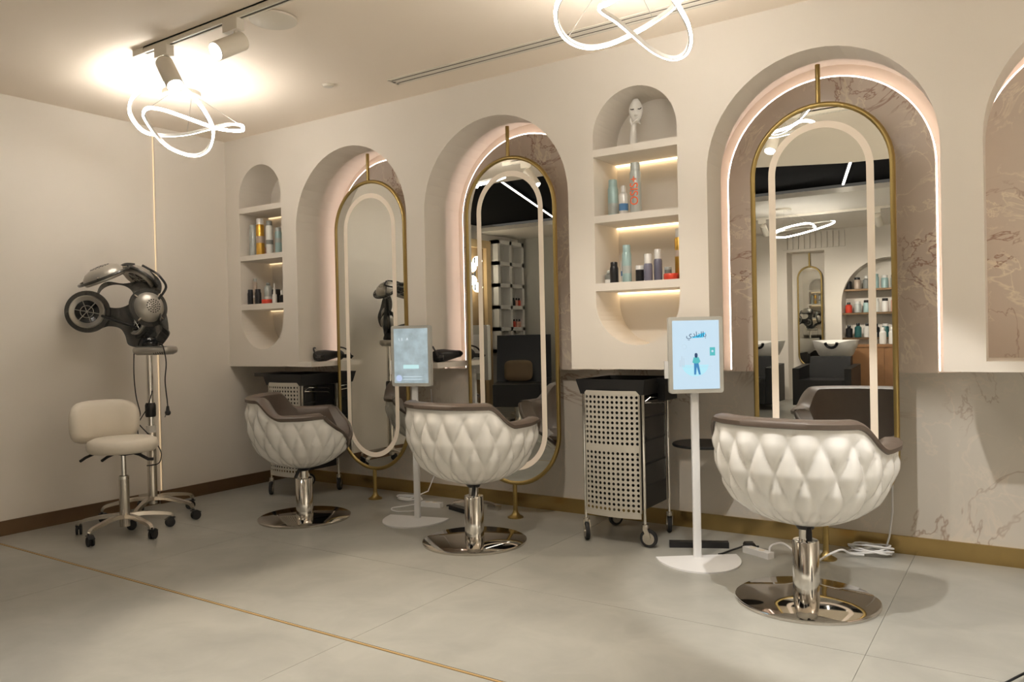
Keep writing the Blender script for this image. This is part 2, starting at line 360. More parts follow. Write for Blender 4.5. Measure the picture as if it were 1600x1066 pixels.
P2 = [(-1.602, 2.823, 2.571), (-1.660, 2.892, 2.556), (-1.692, 2.968, 2.526), (-1.700, 3.055, 2.504), (-1.674, 3.122, 2.488), (-1.630, 3.177, 2.487), (-1.565, 3.235, 2.509), (-1.481, 3.278, 2.546), (-1.388, 3.298, 2.586), (-1.298, 3.297, 2.624), (-1.230, 3.256, 2.651), (-1.181, 3.179, 2.658), (-1.200, 3.078, 2.655), (-1.287, 2.961, 2.621), (-1.367, 2.931, 2.573), (-1.432, 2.930, 2.551), (-1.473, 2.939, 2.551), (-1.496, 2.999, 2.557), (-1.476, 3.097, 2.543), (-1.451, 3.212, 2.513), (-1.421, 3.312, 2.477), (-1.386, 3.381, 2.454), (-1.342, 3.421, 2.444), (-1.288, 3.411, 2.453), (-1.245, 3.357, 2.479), (-1.222, 3.278, 2.517), (-1.214, 3.174, 2.545), (-1.209, 3.038, 2.570), (-1.221, 2.859, 2.592), (-1.298, 2.742, 2.600), (-1.413, 2.706, 2.594), (-1.510, 2.740, 2.576)]
def pendant(pts, can, label, wires):
    t = thing('loop_pendant', label, 'pendant light', can)
    c = Vector(can)
    B().lathe([(.115, 0), (.115, -.022), (.11, -.026), (0, -.027)], seg=36).build('canopy', M_CREAM, t)
    path = [p - c for p in crom(pts, 6)]
    ctr = sum(path, Vector()) / len(path)
    w_ = .0085
    B().sweep(path, [(-w_, -.009), (w_, -.009), (w_, -.003), (-w_, -.003)], True, out=ctr, flat=.55).build('channel', M_WHITE, t, 50)
    B().sweep(path, [(-w_ * .97, -.003), (w_ * .97, -.003), (w_ * .9, .0085), (-w_ * .9, .0085)], True, out=ctr, flat=.55).build('light_strip', M_LEDP, t, 50)
    for k, (ox, oy) in wires:
        p = Vector(pts[k]) - c
        B().cyl((ox, oy, -.02), p, .0012, seg=6).build('suspension_wire', M_WIRE, t)
    return t
pend1 = pendant(P1, (-4.50, 3.03, H), 'glowing looped ribbon pendant hanging near the left wall', [(24, (.03, .05)), (14, (-.05, -.06)), (20, (.06, .05))])
pend2 = pendant(P2, (-1.46, 3.12, H), 'glowing looped ribbon pendant cut by the top edge above the shelf niche', [(8, (.02, .05)), (30, (0, -.06)), (3, (-.06, 0))])

# ------------------------------------------------------------------ mirrors
def station_mirror(cx, label):
    t = thing('standing_mirror', label, 'mirror', (cx, 4.25, 0))
    z0, z1, r = .212, 2.357, .356
    fr = [(p[0], 0, p[1]) for p in capsule(0, z0 + .014, z1 - .014, r - .014, 30)]
    B().tube(fr, .014, 12, True).build('frame', M_GOLDF, t, 60)
    B().prism(capsule(0, z0 + .02, z1 - .02, r - .02, 30), 'y', -.003, .012).build('mirror_glass', M_MIRR, t, 0)
    a, b = capsule(0, z0 + .098, z1 - .098, r - .098, 30), capsule(0, z0 + .133, z1 - .133, r - .133, 30)
    n = len(a)
    B().add([(p[0], -.0045, p[1]) for p in a] + [(p[0], -.0045, p[1]) for p in b] + [(p[0], -.003, p[1]) for p in a] + [(p[0], -.003, p[1]) for p in b],
            [f for k in range(n) for f in ((k, (k + 1) % n, n + (k + 1) % n, n + k), (k, 2 * n + k, 2 * n + (k + 1) % n, (k + 1) % n), (n + k, n + (k + 1) % n, 3 * n + (k + 1) % n, 3 * n + k))]).build('light_band', M_BAND, t, 0)
    B().cyl((0, 0, z1 - .005), (0, 0, 2.550), .0125, seg=14).build('top_rod', M_GOLDF, t)
    B().cyl((0, 0, .02), (0, 0, z0 + .005), .0145, seg=14).build('foot_rod', M_GOLDF, t)
    B().lathe([(.052, 0), (.052, .006), (.03, .018), (.018, .035), (.014, .05)], seg=28).build('foot', M_GOLDF, t)
    return t
station_mirror(-4.065, 'tall gold framed mirror furthest left, reflecting the hair dryer')
station_mirror(-2.822, 'tall gold framed mirror in the middle, reflecting the black ceiling and shelves')
station_mirror(-.899, 'tall gold framed mirror nearest, behind the largest chair')

# ------------------------------------------------------------------ styling chair
def sst(a, b, x):
    t = max(0, min(1, (x - a) / (b - a))); return t * t * (3 - 2 * t)
def chair(label, loc, rz):
    t = thing('styling_chair', label, 'chair', loc, rz, 'quilted salon chairs')
    ax, ay = .372, .345
    def prof(z):   # radial scale of the bowl by height
        K = [(.335, .10), (.345, .26), (.365, .43), (.40, .62), (.45, .775), (.52, .895), (.60, .965), (.68, .995), (.76, 1.0), (.84, .985)]
        for (a, b), (c, d) in zip(K, K[1:]):
            if z <= c: u = max(0, (z - a) / (c - a)); return b + (d - b) * u
        return K[-1][1]
    def theta_e(z): return math.radians(180 - 62 * sst(.40, .74, z))
    def rim(s):
        s = abs(s); return .828 - .112 * sst(.42, .63, s) + .006 * sst(.78, .98, s)
    def pt(th, z, off=0, rs=None):
        q = (prof(z) if rs is None else rs); e = 2.35
        c, s_ = math.cos(th), math.sin(th)
        k = (abs(c) ** e + abs(s_) ** e) ** (-1 / e)
        return Vector((s_ * k * (ax * q + off), -c * k * (ay * q + off), z))
    NS, NV = 216, 46
    rowsv = []
    for j in range(NV + 1):
        v = j / NV; row = []
        for i in range(NS + 1):
            s_ = -1 + 2 * i / NS
            zt = rim(s_) - .022
            z = .335 + (zt - .335) * v ** 1.15
            th = s_ * theta_e(z)
            # quilted lozenges
            zz = (z - .335) / .36
            p = th * 9.5 / PI + zz * 1.35; q = th * 9.5 / PI - zz * 1.35
            bul = (abs(math.sin(PI * p)) * abs(math.sin(PI * q))) ** .55
            amp = .026 * sst(.0, .22, v) * (1 - sst(.84, .97, v)) * (1 - sst(.965, .995, abs(s_)))
            row.append(pt(th, z, amp * bul - .012 * (1 - sst(.86, .98, v)) * (1 - sst(.95, .99, abs(s_)))))
        rowsv.append(row)
    b = B(); b.rings(rowsv, closed=False, cap=False)
    sh = b.build('shell', M_SHELL, t, 80)
    # upholstered inside: rim roll, inner back and arms
    b = B(); cs = []
    for i in range(NS // 2 + 1):
        s_ = -1 + 2 * i / (NS // 2); h = rim(s_)
        sec = []
        L = [(h - .034, .002), (h - .030, .012), (h - .012, .014), (h - .002, .004), (h + .003, -.02), (h + .002, -.05), (h - .012, -.072), (h - .06, -.078), (h - .13, -.080), (.58, -.085), (.50, -.09), (.44, -.095)]
        for z, off in L:
            z2 = min(z, h + .01); sec.append(pt(s_ * theta_e(z2), z2, off))
        cs.append(sec)
    b.rings(cs, closed=False, cap=False)
    for e in (0, len(cs) - 1):      # arm front faces
        s_ = -1 if e == 0 else 1; h = rim(1); zs = [.44, .50, .58, h - .13, h - .06, h - .012, h + .002]
        fr = []
        for k, z in enumerate(zs):
            th = s_ * theta_e(z)
            fr.append((pt(th, z, .010 if k < 6 else -.02), pt(th, z, -.095 + .0035 * k if k < 6 else -.05)))
        v = [p for q in fr for p in q]
        b.add(v, [(2 * k, 2 * k + 1, 2 * k + 3, 2 * k + 2) for k in range(len(fr) - 1)])
        # welt that wraps the front edge of the shell
        path = [pt(s_ * theta_e(z), z, .006) for z in [.40 + (h - .02 - .40) * k / 14 for k in range(15)]]
        b.tube(path, .012, 8)
    b.build('upholstery', M_BROWN, t, 50)
    # seat cushion
    rs = []
    for z, k in ((.435, .60), (.445, .68), (.475, .78), (.496, .76), (.502, .68)):
        rs.append([pt(2 * PI * i / 48, z, 0, k * .92) + Vector((0, .03, 0)) for i in range(48)])
    B().rings(rs).build('seat', M_BROWN, t, 50)
    B().lathe([(.028, .24), (.028, .345)], seg=20).build('piston', M_CHROME, t)
    B().lathe([(.056, .012), (.056, .262), (.052, .268), (.03, .27)], seg=32).build('column', M_CHROME, t)
    B().lathe([(.300, 0), (.302, .004), (.302, .012), (.294, .016), (.06, .020), (0, .020)], seg=72).build('base', M_CHROMEB, t)
    B().tube([(.02, -.02, .335), (.03, -.035, .31), (.035, -.05, .275)], .012, 8).build('lever', M_BLACK, t)
    B().lathe([(.034, .318), (.040, .328), (.06, .352)], seg=24).build('seat_mount', M_BLACK, t)
    return t
chair('white quilted salon chair on the right, nearest, seen from behind', (-.838, 3.56, 0), math.radians(-7))
chair('white quilted salon chair in the middle, beside the information screen', (-2.705, 3.64, 0), math.radians(-2))
chair('white quilted salon chair furthest left, turned side on to show taupe arm', (-4.06, 3.57, 0), math.radians(-50))

# ------------------------------------------------------------------ casters
def caster(parent, p, ang, r=.035, mt=None, fork=None, name='caster'):
    p = Vector(p); a = Vector((math.cos(ang), math.sin(ang), 0)); ax = Vector((-a.y, a.x, 0)); c = p + a * .018 + Vector((0, 0, r))
    w_ = B()
    for s_ in (-1, 1):
        w_.lathe([(r * .55, 0), (r * .96, .001), (r, .006), (r * .96, .013), (r * .5, .015)], c + ax * (s_ * .011 - .0075), ax, 20)
    o = w_.build(name, mt or M_RUB, parent)
    B().box(-.012, .012, -.010, .010, 0, .0).add([], [])
    f = B().cyl(c + Vector((0, 0, r * .3)) - a * .018, c + Vector((0, 0, r + .014)) - a * .018, .009, seg=10)
    f.sweep([c + a * .0 + Vector((0, 0, r * 1.02)) - a * .03, c + Vector((0, 0, r * 1.12)), c + a * .03 + Vector((0, 0, r * .55))], [(-.017, -.003), (.017, -.003), (.017, .003), (-.017, .003)])
    f.build('fork', fork or M_BLACK, o)
    return o
def star_base(t, rad, n, a0, hub_r, hub_z, drop, mt=M_ALU, wr=.03):
    for k in range(n):
        a = a0 + 2 * PI * k / n; d = Vector((math.cos(a), math.sin(a), 0))
        pth = [d * (hub_r * .4) + Vector((0, 0, hub_z)), d * (rad * .35) + Vector((0, 0, hub_z + .002)), d * (rad * .7) + Vector((0, 0, hub_z - drop * .35)), d * (rad * .94) + Vector((0, 0, hub_z - drop * .8)), d * (rad * 1.0) + Vector((0, 0, hub_z - drop * 1.5))]
        pp = crom(pth, 5, False)
        B().sweep(pp, [(-.017, -.012), (.017, -.012), (.014, .010), (-.014, .010)], scale=[1.15 - .45 * i / len(pp) for i in range(len(pp))]).build('base_arm', mt, t, 40)
        caster(t, d * rad, a + 1.1 + k, wr)
# ------------------------------------------------------------------ rolling stool
st = thing('rolling_stool', 'cream leather stool with low backrest and chrome star base', 'stool', (-4.74, 2.72, 0))
star_base(st, .285, 5, math.radians(-72), .03, .115, .035)
B().lathe([(.030, .05), (.030, .36), (.026, .365)], seg=24).build('column', M_ALU, st)
B().lathe([(.016, .36), (.016, .51)], seg=18).lathe([(.031, .345), (.031, .365)], seg=20).build('piston', M_CHROME, st)
B().box(-.11, .11, -.06, .06, .505, .525).build('seat_plate', M_BLACK, st, 0)
rt, fw_ = Vector((.833, .553, 0)), Vector((-.553, .833, 0))
for a, b in ((-.16, -.09), (-.03, -.11)):
    p = rt * a + fw_ * -.05
    B().tube([p + Vector((0, 0, .51)), p + rt * -.01 + fw_ * -.07 + Vector((0, 0, .50)), p + rt * -.02 + fw_ * -.11 + Vector((0, 0, .485))], .009, 8).build('lever', M_BLACK, st)
p = rt * .08 + fw_ * -.06
B().tube([p + Vector((0, 0, .52)), p + rt * .05 + Vector((0, 0, .505)), p + rt * .105 + Vector((0, 0, .475)), p + rt * .135 + Vector((0, 0, .475))], .010, 8).build('lever', M_BLACK, st)
B().lathe([(.10, .518), (.185, .522), (.200, .540), (.203, .565), (.195, .592), (.165, .606), (.08, .612), (0, .613)], (.015, -.01, 0), seg=48).build('seat', M_CREAML, st, 60)
fd = Vector((.984, -.162, 0)).normalized(); sd = Vector((-fd.y, fd.x, 0))
rsx = []
for i in range(29):      # curved padded backrest, a thick arc round the back of the seat
    a = -1.02 + 2.04 * i / 28
    k = math.sqrt(max(0, 1 - (a / 1.04) ** 4))
    d = -fd * math.cos(a) + sd * math.sin(a)
    ctr = d * .225 + fd * .03 - rt * .065 + Vector((.015, -.01, .70))
    hh, tt = .03 + .105 * k, .012 + .035 * k
    rsx.append([ctr + d * tt * math.copysign(abs(math.cos(u)) ** .7, math.cos(u)) + Vector((0, 0, hh * math.copysign(abs(math.sin(u)) ** .7, math.sin(u)))) for u in [2 * PI * q / 20 for q in range(20)]])
B().rings(rsx).build('backrest', M_CREAML, st, 70)
B().sweep([-fd * .08 + Vector((.015, -.01, .512)), -fd * .20 + Vector((.015, -.01, .520)), -fd * .235 + Vector((.015, -.01, .56)), -fd * .215 + Vector((.015, -.01, .64))], [(-.025, -.004), (.025, -.004), (.025, .004), (-.025, .004)]).build('back_bracket', M_CREAML, st)

# ------------------------------------------------------------------ hood dryer
hd0 = Vector((-4.985, 3.06, 0))
hd = thing('hood_dryer', 'silver and smoked grey five disc hair dryer on a chrome wheeled stand', 'hair dryer', hd0)
star_base(hd, .31, 5, math.radians(20), .04, .14, .04)
B().lathe([(.030, .10), (.030, .62), (.027, .625)], seg=24).build('column', M_ALU, hd)
B().lathe([(.021, .62), (.021, 1.12)], seg=20).build('upper_tube', M_CHROME, hd)
B().lathe([(.030, .69), (.034, .70), (.034, .77), (.028, .785)], seg=20).build('height_clamp', M_BLACK, hd)
B().lathe([(.0305, .585), (.0305, .63)], seg=20).build('label_sleeve', M_WHITE, hd)
tc = Vector((-4.935, 3.075, 1.14)) - hd0
b = B()
b.rings([[tc + rt * (a * k * .135) + fw_ * (c * k * .10) + Vector((0, 0, z)) - rt * 0 for a, c in [(math.copysign(abs(math.cos(2 * PI * q / 24)) ** .6, math.cos(2 * PI * q / 24)), math.copysign(abs(math.sin(2 * PI * q / 24)) ** .6, math.sin(2 * PI * q / 24))) for q in range(24)]] for z, k in ((-.03, .80), (-.015, .97), (.005, 1), (.022, .95), (.028, .8))])
b.build('control_box', M_SILVER, hd, 50)
for k in range(6):
    q = tc + rt * (.03 + .014 * k) + fw_ * -.095 + Vector((0, 0, -.012))
    B().cyl(q, q + Vector((0, 0, -.012)) + fw_ * .01, .003, seg=6).build('grille_bar', M_BLACK, hd)
B().lathe([(.060, 0), (.066, .02), (.055, .055), (.04, .07)], tc + rt * -.045 + Vector((0, 0, .02)), seg=24).build('yoke', M_BLACKG, hd)
DX, DZ, DN = Vector((.833, .553, 0)), Vector((0, 0, 1)), Vector((.553, -.833, 0))   # the dryer's own side, up and front axes
def CV(a, b, c): return DX * a + DZ * b + DN * c
def dryer_disc(p, nrm, r, sub):
    p = Vector(p) - hd0; nrm = CV(*nrm).normalized()
    ring = B().lathe([(r * .62, -.004), (r, -.008), (r * 1.02, 0), (r, .008), (r * .62, .006)], p, nrm, 40, cap=False).build('disc_plate', M_SMOKE, hd)
    B().lathe([(r * .78, -.020), (r * .80, .0), (r * .75, .022), (r * .62, .046), (r * .40, .062), (r * .2, .068), (0, .069)], p, nrm, 36, cap=False).build('dome', M_SILVER, ring)
    B().lathe([(r * .79, -.020), (r * .74, -.026), (r * .56, -.016), (r * .54, -.010)], p, nrm, 36, cap=False).build('inner_ring', M_SILVER, ring)
    B().lathe([(r * .56, -.012), (r * .3, -.006), (0, -.004)], p, nrm, 28, cap=False).build('heater_face', M_BLACKG, ring)
    q = Vector((0, 0, 1)).rotation_difference(nrm); bb = B()
    for k in range(3):
        a = k * PI / 3; d = q @ Vector((math.cos(a), math.sin(a), 0)) * r * .55
        bb.cyl(p - nrm * .016 - d, p - nrm * .016 + d, .0028, seg=6)
    bb.lathe([(r * .28, -.018), (r * .31, -.016), (r * .28, -.014)], p, nrm, 20, cap=False)
    bb.build('guard', M_SILVER, ring)
    vv = B(); kk = 0
    for rr, cnt in ((.0, 1), (.11, 6), (.22, 11), (.33, 16)):
        for k in range(cnt):
            a = 2 * PI * k / cnt + rr * 9
            h = .069 - .5 * (rr ** 2) * .085
            o = p + q @ Vector((math.cos(a) * rr * r, math.sin(a) * rr * r, h - .003))
            vv.lathe([(r * .036, 0), (r * .036, .0042), (0, .0044)], o, nrm, 8)
    vv.build('vent_hole', M_BLACK, ring, 0)
    for k in range(4):
        a = PI / 4 + k * PI / 2; o = p + q @ Vector((math.cos(a) * r * .86, math.sin(a) * r * .86, 0)); d = q @ Vector((math.cos(a), math.sin(a), 0))
        B().cyl(o - d * .016 + nrm * .012, o + d * .012 + nrm * .008, .0075, .004, 8).build('clip', M_ALU if nrm.dot(DN) > 0 else M_BLACK, ring)
    return p
D1 = dryer_disc((-5.008, 2.778, 1.63), (-.30, .90, .30), .165, 0)
D2 = dryer_disc((-5.027, 3.03, 1.633), (.35, .80, -.48), .130, 0)
D3 = dryer_disc((-5.235, 2.785, 1.408), (-.25, .02, -.97), .138, 0)
D4 = dryer_disc((-4.744, 2.915, 1.421), (.80, .12, .60), .125, 0)
D5 = dryer_disc((-5.023, 3.005, 1.334), (.40, -.10, -.90), .110, 0)
hub = tc + rt * -.03 + Vector((0, 0, .07))
PC = Vector((-5.109, 2.914, 1.508)) - hd0   # centre of the head opening
op = [(-.16, -.02), (-.20, -.12), (-.16, -.215), (-.06, -.20), (.02, -.215), (.055, -.27), (.07, -.325), (.13, -.345), (.24, -.34), (.285, -.27), (.285, -.15), (.255, -.02), (.22, .07), (.15, .10), (.05, .085), (-.05, .10), (-.12, .07)]
nn = 68; outp = []
oc = crom([(x, y, 0) for x, y in op], 4)
b = B(); v = []
for k in range(nn):
    x, y = oc[k].x, oc[k].y; a = math.atan2(y / .08, x / .125)
    bow = -.06 * (x / .2) ** 2
    v += [PC + DX * x + DZ * y + DN * bow, PC + DX * .118 * math.cos(a) + DZ * .078 * math.sin(a), PC + DX * x + DZ * y + DN * (bow + .007), PC + DX * .118 * math.cos(a) + DZ * .078 * math.sin(a) + DN * .007]
b.add(v, [f for k in range(nn) for f in ((4 * k, 4 * k + 1, 4 * ((k + 1) % nn) + 1, 4 * ((k + 1) % nn)), (4 * k + 2, 4 * ((k + 1) % nn) + 2, 4 * ((k + 1) % nn) + 3, 4 * k + 3), (4 * k, 4 * ((k + 1) % nn), 4 * ((k + 1) % nn) + 2, 4 * k + 2), (4 * k + 1, 4 * k + 3, 4 * ((k + 1) % nn) + 3, 4 * ((k + 1) % nn) + 1))])
b.build('arm_plate', M_SMOKE, hd, 40)
for name, pts, wd in (
                      ('arm_band', [hub + CV(.01, .02, 0), D5 + CV(.05, .05, -.02), D5 + CV(.10, .19, -.04), D2 + CV(.09, -.04, -.03), D2 + CV(.04, .02, -.01)], .040),
                      ('arm_band', [hub + CV(.05, -.02, 0), hub + CV(.12, .06, .03), D4 + CV(.06, -.10, -.02), D4 + CV(.05, -.03, -.04)], .030),
                      ('arm_band', [D2 + CV(-.02, .075, .02), (D1 + D2) * .5 + CV(.02, .07, 0), D1 + CV(.08, .02, 0)], .022)):
    B().sweep(crom(pts, 7, False), [(-wd, -.004), (wd, -.004), (wd, .004), (-wd, .004)], up=DN).build(name, M_SMOKE, hd, 40)
B().tube(crom([D4 + CV(.06, .05, -.01), D4 + CV(.10, .13, -.04), D4 + CV(.055, .20, -.06), D2 + CV(.10, .035, -.02), D2 + CV(.02, .085, 0)], 6, False), .008, 8).build('bracket', M_BLACK, hd)
B().tube(crom([D3 + CV(.10, -.03, .01), D3 + CV(.18, -.06, .02), hub + CV(-.06, .07, .01), hub], 6, False), .009, 8).build('hose', M_BLACK, hd)
c1 = [tc + CV(-.12, .0, .05), tc + CV(-.125, -.15, .05), tc + CV(-.11, -.30, .06), tc + CV(-.085, -.42, .06), tc + CV(-.10, -.48, .06), tc + CV(-.03, -.57, .05), tc + CV(.03, -.66, .04), tc + CV(.04, -.72, .045), tc + CV(.02, -.76, .05), tc + CV(-.05, -.77, .06)]
B().tube(crom(c1, 6, False), .004, 6).build('cord', M_BLACK, hd)
B().tube(crom([tc + CV(-.01, -.27, .04), tc + CV(-.04, -.38, .05), tc + CV(-.10, -.49, .06), tc + CV(-.10, -.58, .06)], 6, False), .0035, 6).build('cord', M_BLACK, hd)
c2 = [tc + CV(.06, .05, .09), tc + CV(.10, .03, .11), tc + CV(.115, -.08, .10), tc + CV(.105, -.20, .10), tc + CV(.115, -.33, .10), tc + CV(.118, -.37, .10)]
pc = B().tube(crom(c2, 6, False), .004, 6).build('cord', M_BLACK, hd)
q = tc + CV(.118, -.37, .10)
B().cyl(q, q + CV(0, -.03, 0), .008, .012, 10).ball(q + CV(0, -.045, 0), .019, 12).cyl(q + CV(-.008, -.055, .01), q + CV(-.012, -.072, .02), .003, seg=6).build('plug', M_BLACK, pc)

# ------------------------------------------------------------------ trolleys
def trolley(label, loc, rz=0, flap=False):
    t = thing('salon_trolley', label, 'trolley', loc, rz, 'black salon trolleys')
    W, Dp = .185, .185
    B().box(-W + .012, W - .012, -Dp + .02, Dp - .02, .20, .84).build('drawer_body', M_BLACK, t, 0)
    for z in (.33, .46, .59, .72):
        B().box(W - .014, W - .008, -Dp + .035, Dp - .035, z, z + .118).build('drawer_side', M_BLACKG, t, 0)
    # open tray on top with sloping walls
    o1, o2 = [(-.215, -.215), (.215, -.215), (.215, .21), (-.215, .21)], [(-.195, -.195), (.195, -.195), (.195, .19), (-.195, .19)]
    B().rings([[(x, y, .845) for x, y in o2], [(x * 1.0, y, .93) for x, y in o1], [(x * .94, y * .94, .93) for x, y in o1], [(x * .94, y * .94, .865) for x, y in o2]]).build('tray', M_BLACK, t, 0)
    if flap: B().box(-.43, -.20, -.12, .16, .905, .93).build('side_flap', M_BLACK, t, 0)
    else: B().box(.20, .31, -.05, .20, .905, .93).box(.20, .245, .0, .18, .80, .905).build('side_flap', M_BLACK, t, 0)
    for sx in (-1, 1):
        for sy in (-1, 1):
            B().cyl((sx * W, sy * (Dp - .01), .10), (sx * W, sy * (Dp - .01), .86), .0085, seg=12).build('post', M_CHROME, t)
            c = Vector((sx * W, sy * (Dp - .01), 0))
            a = .6 + sx * .5 + sy
            d = Vector((math.cos(a), math.sin(a), 0)); axd = Vector((-d.y, d.x, 0))
            wc = c + d * .02 + Vector((0, 0, .05))
            wo = B().lathe([(.036, -.012), (.048, -.011), (.050, -.006), (.050, .006), (.048, .011), (.036, .012)], wc, axd, 24).build('caster', M_RUB, t)
            B().lathe([(.034, -.0125), (.034, .0125)], wc, axd, 20).lathe([(.010, -.018), (.010, .018)], wc, axd, 10).build('hub', M_ALU, wo)
            f = B()
            for s_ in (-1, 1):
                f.sweep([wc + axd * s_ * .017, wc + axd * s_ * .017 - d * .006 + Vector((0, 0, .03)), wc + axd * s_ * .016 - d * .02 + Vector((0, 0, .058))], [(-.013, -.0015), (.013, -.0015), (.013, .0015), (-.013, .0015)], up=axd)
            f.cyl(wc - d * .02 + Vector((0, 0, .055)), wc - d * .02 + Vector((0, 0, .075)), .019, seg=14).build('fork', M_ALU, wo)
    # bowed perforated front panel with real holes
    NX, NZ = 12, 23; x0, x1, z0, z1 = -W + .018, W - .012, .185, .845
    b = B(); vv = []; ff = []
    cw, chh = (x1 - x0) / NX, (z1 - z0) / NZ; R = .0090
    def yb(x): return -Dp - .006 - .028 * (1 - (x / W) ** 2)
    for i in range(NX):
        for j in range(NZ):
            cx, cz = x0 + (i + .5) * cw, z0 + (j + .5) * chh
            if j == 12:
                o = len(vv); vv += [(x, yb(x), z) for x, z in ((cx - cw / 2, cz - chh / 2), (cx + cw / 2, cz - chh / 2), (cx + cw / 2, cz + chh / 2), (cx - cw / 2, cz + chh / 2))]; ff.append((o, o + 1, o + 2, o + 3)); continue
            o = len(vv); out, inn = [], []
            for k in range(8):
                a = PI / 4 * k + PI / 4
                sx, sz = [(1, 1), (0, 1), (-1, 1), (-1, 0), (-1, -1), (0, -1), (1, -1), (1, 0)][k]
                out.append((cx + sx * cw / 2, cz + sz * chh / 2)); inn.append((cx + R * math.cos(a), cz + R * math.sin(a)))
            vv += [(x, yb(x), z) for x, z in out + inn] + [(x, yb(x) + .003, z) for x, z in inn]
            for k in range(8):
                l = (k + 1) % 8; ff += [(o + k, o + l, o + 8 + l, o + 8 + k), (o + 8 + k, o + 8 + l, o + 16 + l, o + 16 + k)]
    pn = b.add(vv, ff).build('perforated_panel', M_PERF, t, 20)
    B().add([(x, yb(x) - .001 + d, z) for d in (0, .006) for z in (z1, z1 + .022) for x in [x0 + (x1 - x0) * k / 12 for k in range(13)]],
            [f for k in range(12) for f in ((k, k + 1, 14 + k, 13 + k), (13 + k, 14 + k, 40 + k, 39 + k))]).build('top_edge', M_PERF, t, 0)
    B().add([(x, yb(x) - .001, z) for z in (z0 - .03, z0) for x in [x0 + (x1 - x0) * k / 12 for k in range(13)]],
            [(k, k + 1, 14 + k, 13 + k) for k in range(12)]).build('bottom_edge', M_PERF, t, 0)
    B().box(x1 - .004, x1, -Dp - .02, -Dp, z0, z1).build('panel_return', M_PERF, t, 0)
    B().ball((x1 - .012, -Dp - .016, .50), .006, 8).build('latch', M_CHROME, t)
    for dz in (0, .03):
        B().tube([(W + .004, -Dp + .03, .80 + dz * .2), (W + .028, -Dp + .05, .80 + dz), (W + .03, .05, .785 + dz), (W + .004, .09, .775 + dz)], .003, 6).build('hook_wire', M_CHROME, t)
    return t
trolley('black salon trolley with beige perforated front under the tall shelf niche', (-1.985, 4.185, 0))
trolley('black salon trolley half hidden behind the furthest left chair', (-4.73, 4.175, 0), 0, True)

# ------------------------------------------------------------------ black side table
tb = thing('side_table', 'black round side table with a T shaped foot behind the white screen stand', 'table', (-1.56, 4.22, 0))
B().lathe([(.0, .548), (.172, .549), (.176, .553), (.176, .560), (.172, .564), (0, .564)], (.02, .03, 0), seg=48).build('table_top', M_BLACK, tb)
B().tube(crom([(-.03, .05, .549), (-.03, .05, .3), (-.03, .05, .12), (-.025, .03, .07), (.0, -.06, .03)], 5, False), .011, 10).build('post', M_BLACK, tb)
a = Vector((.83, .40, 0)).normalized(); n_ = Vector((-a.y, a.x, 0))
B().prism([(a * s_ * .16 + n_ * q + Vector((.015, -.07, 0)))[:2] for s_, q in ((-1, -.022), (1, -.022), (1, .022), (-1, .022))], 'z', 0, .032).build('foot', M_BLACK, tb, 0)

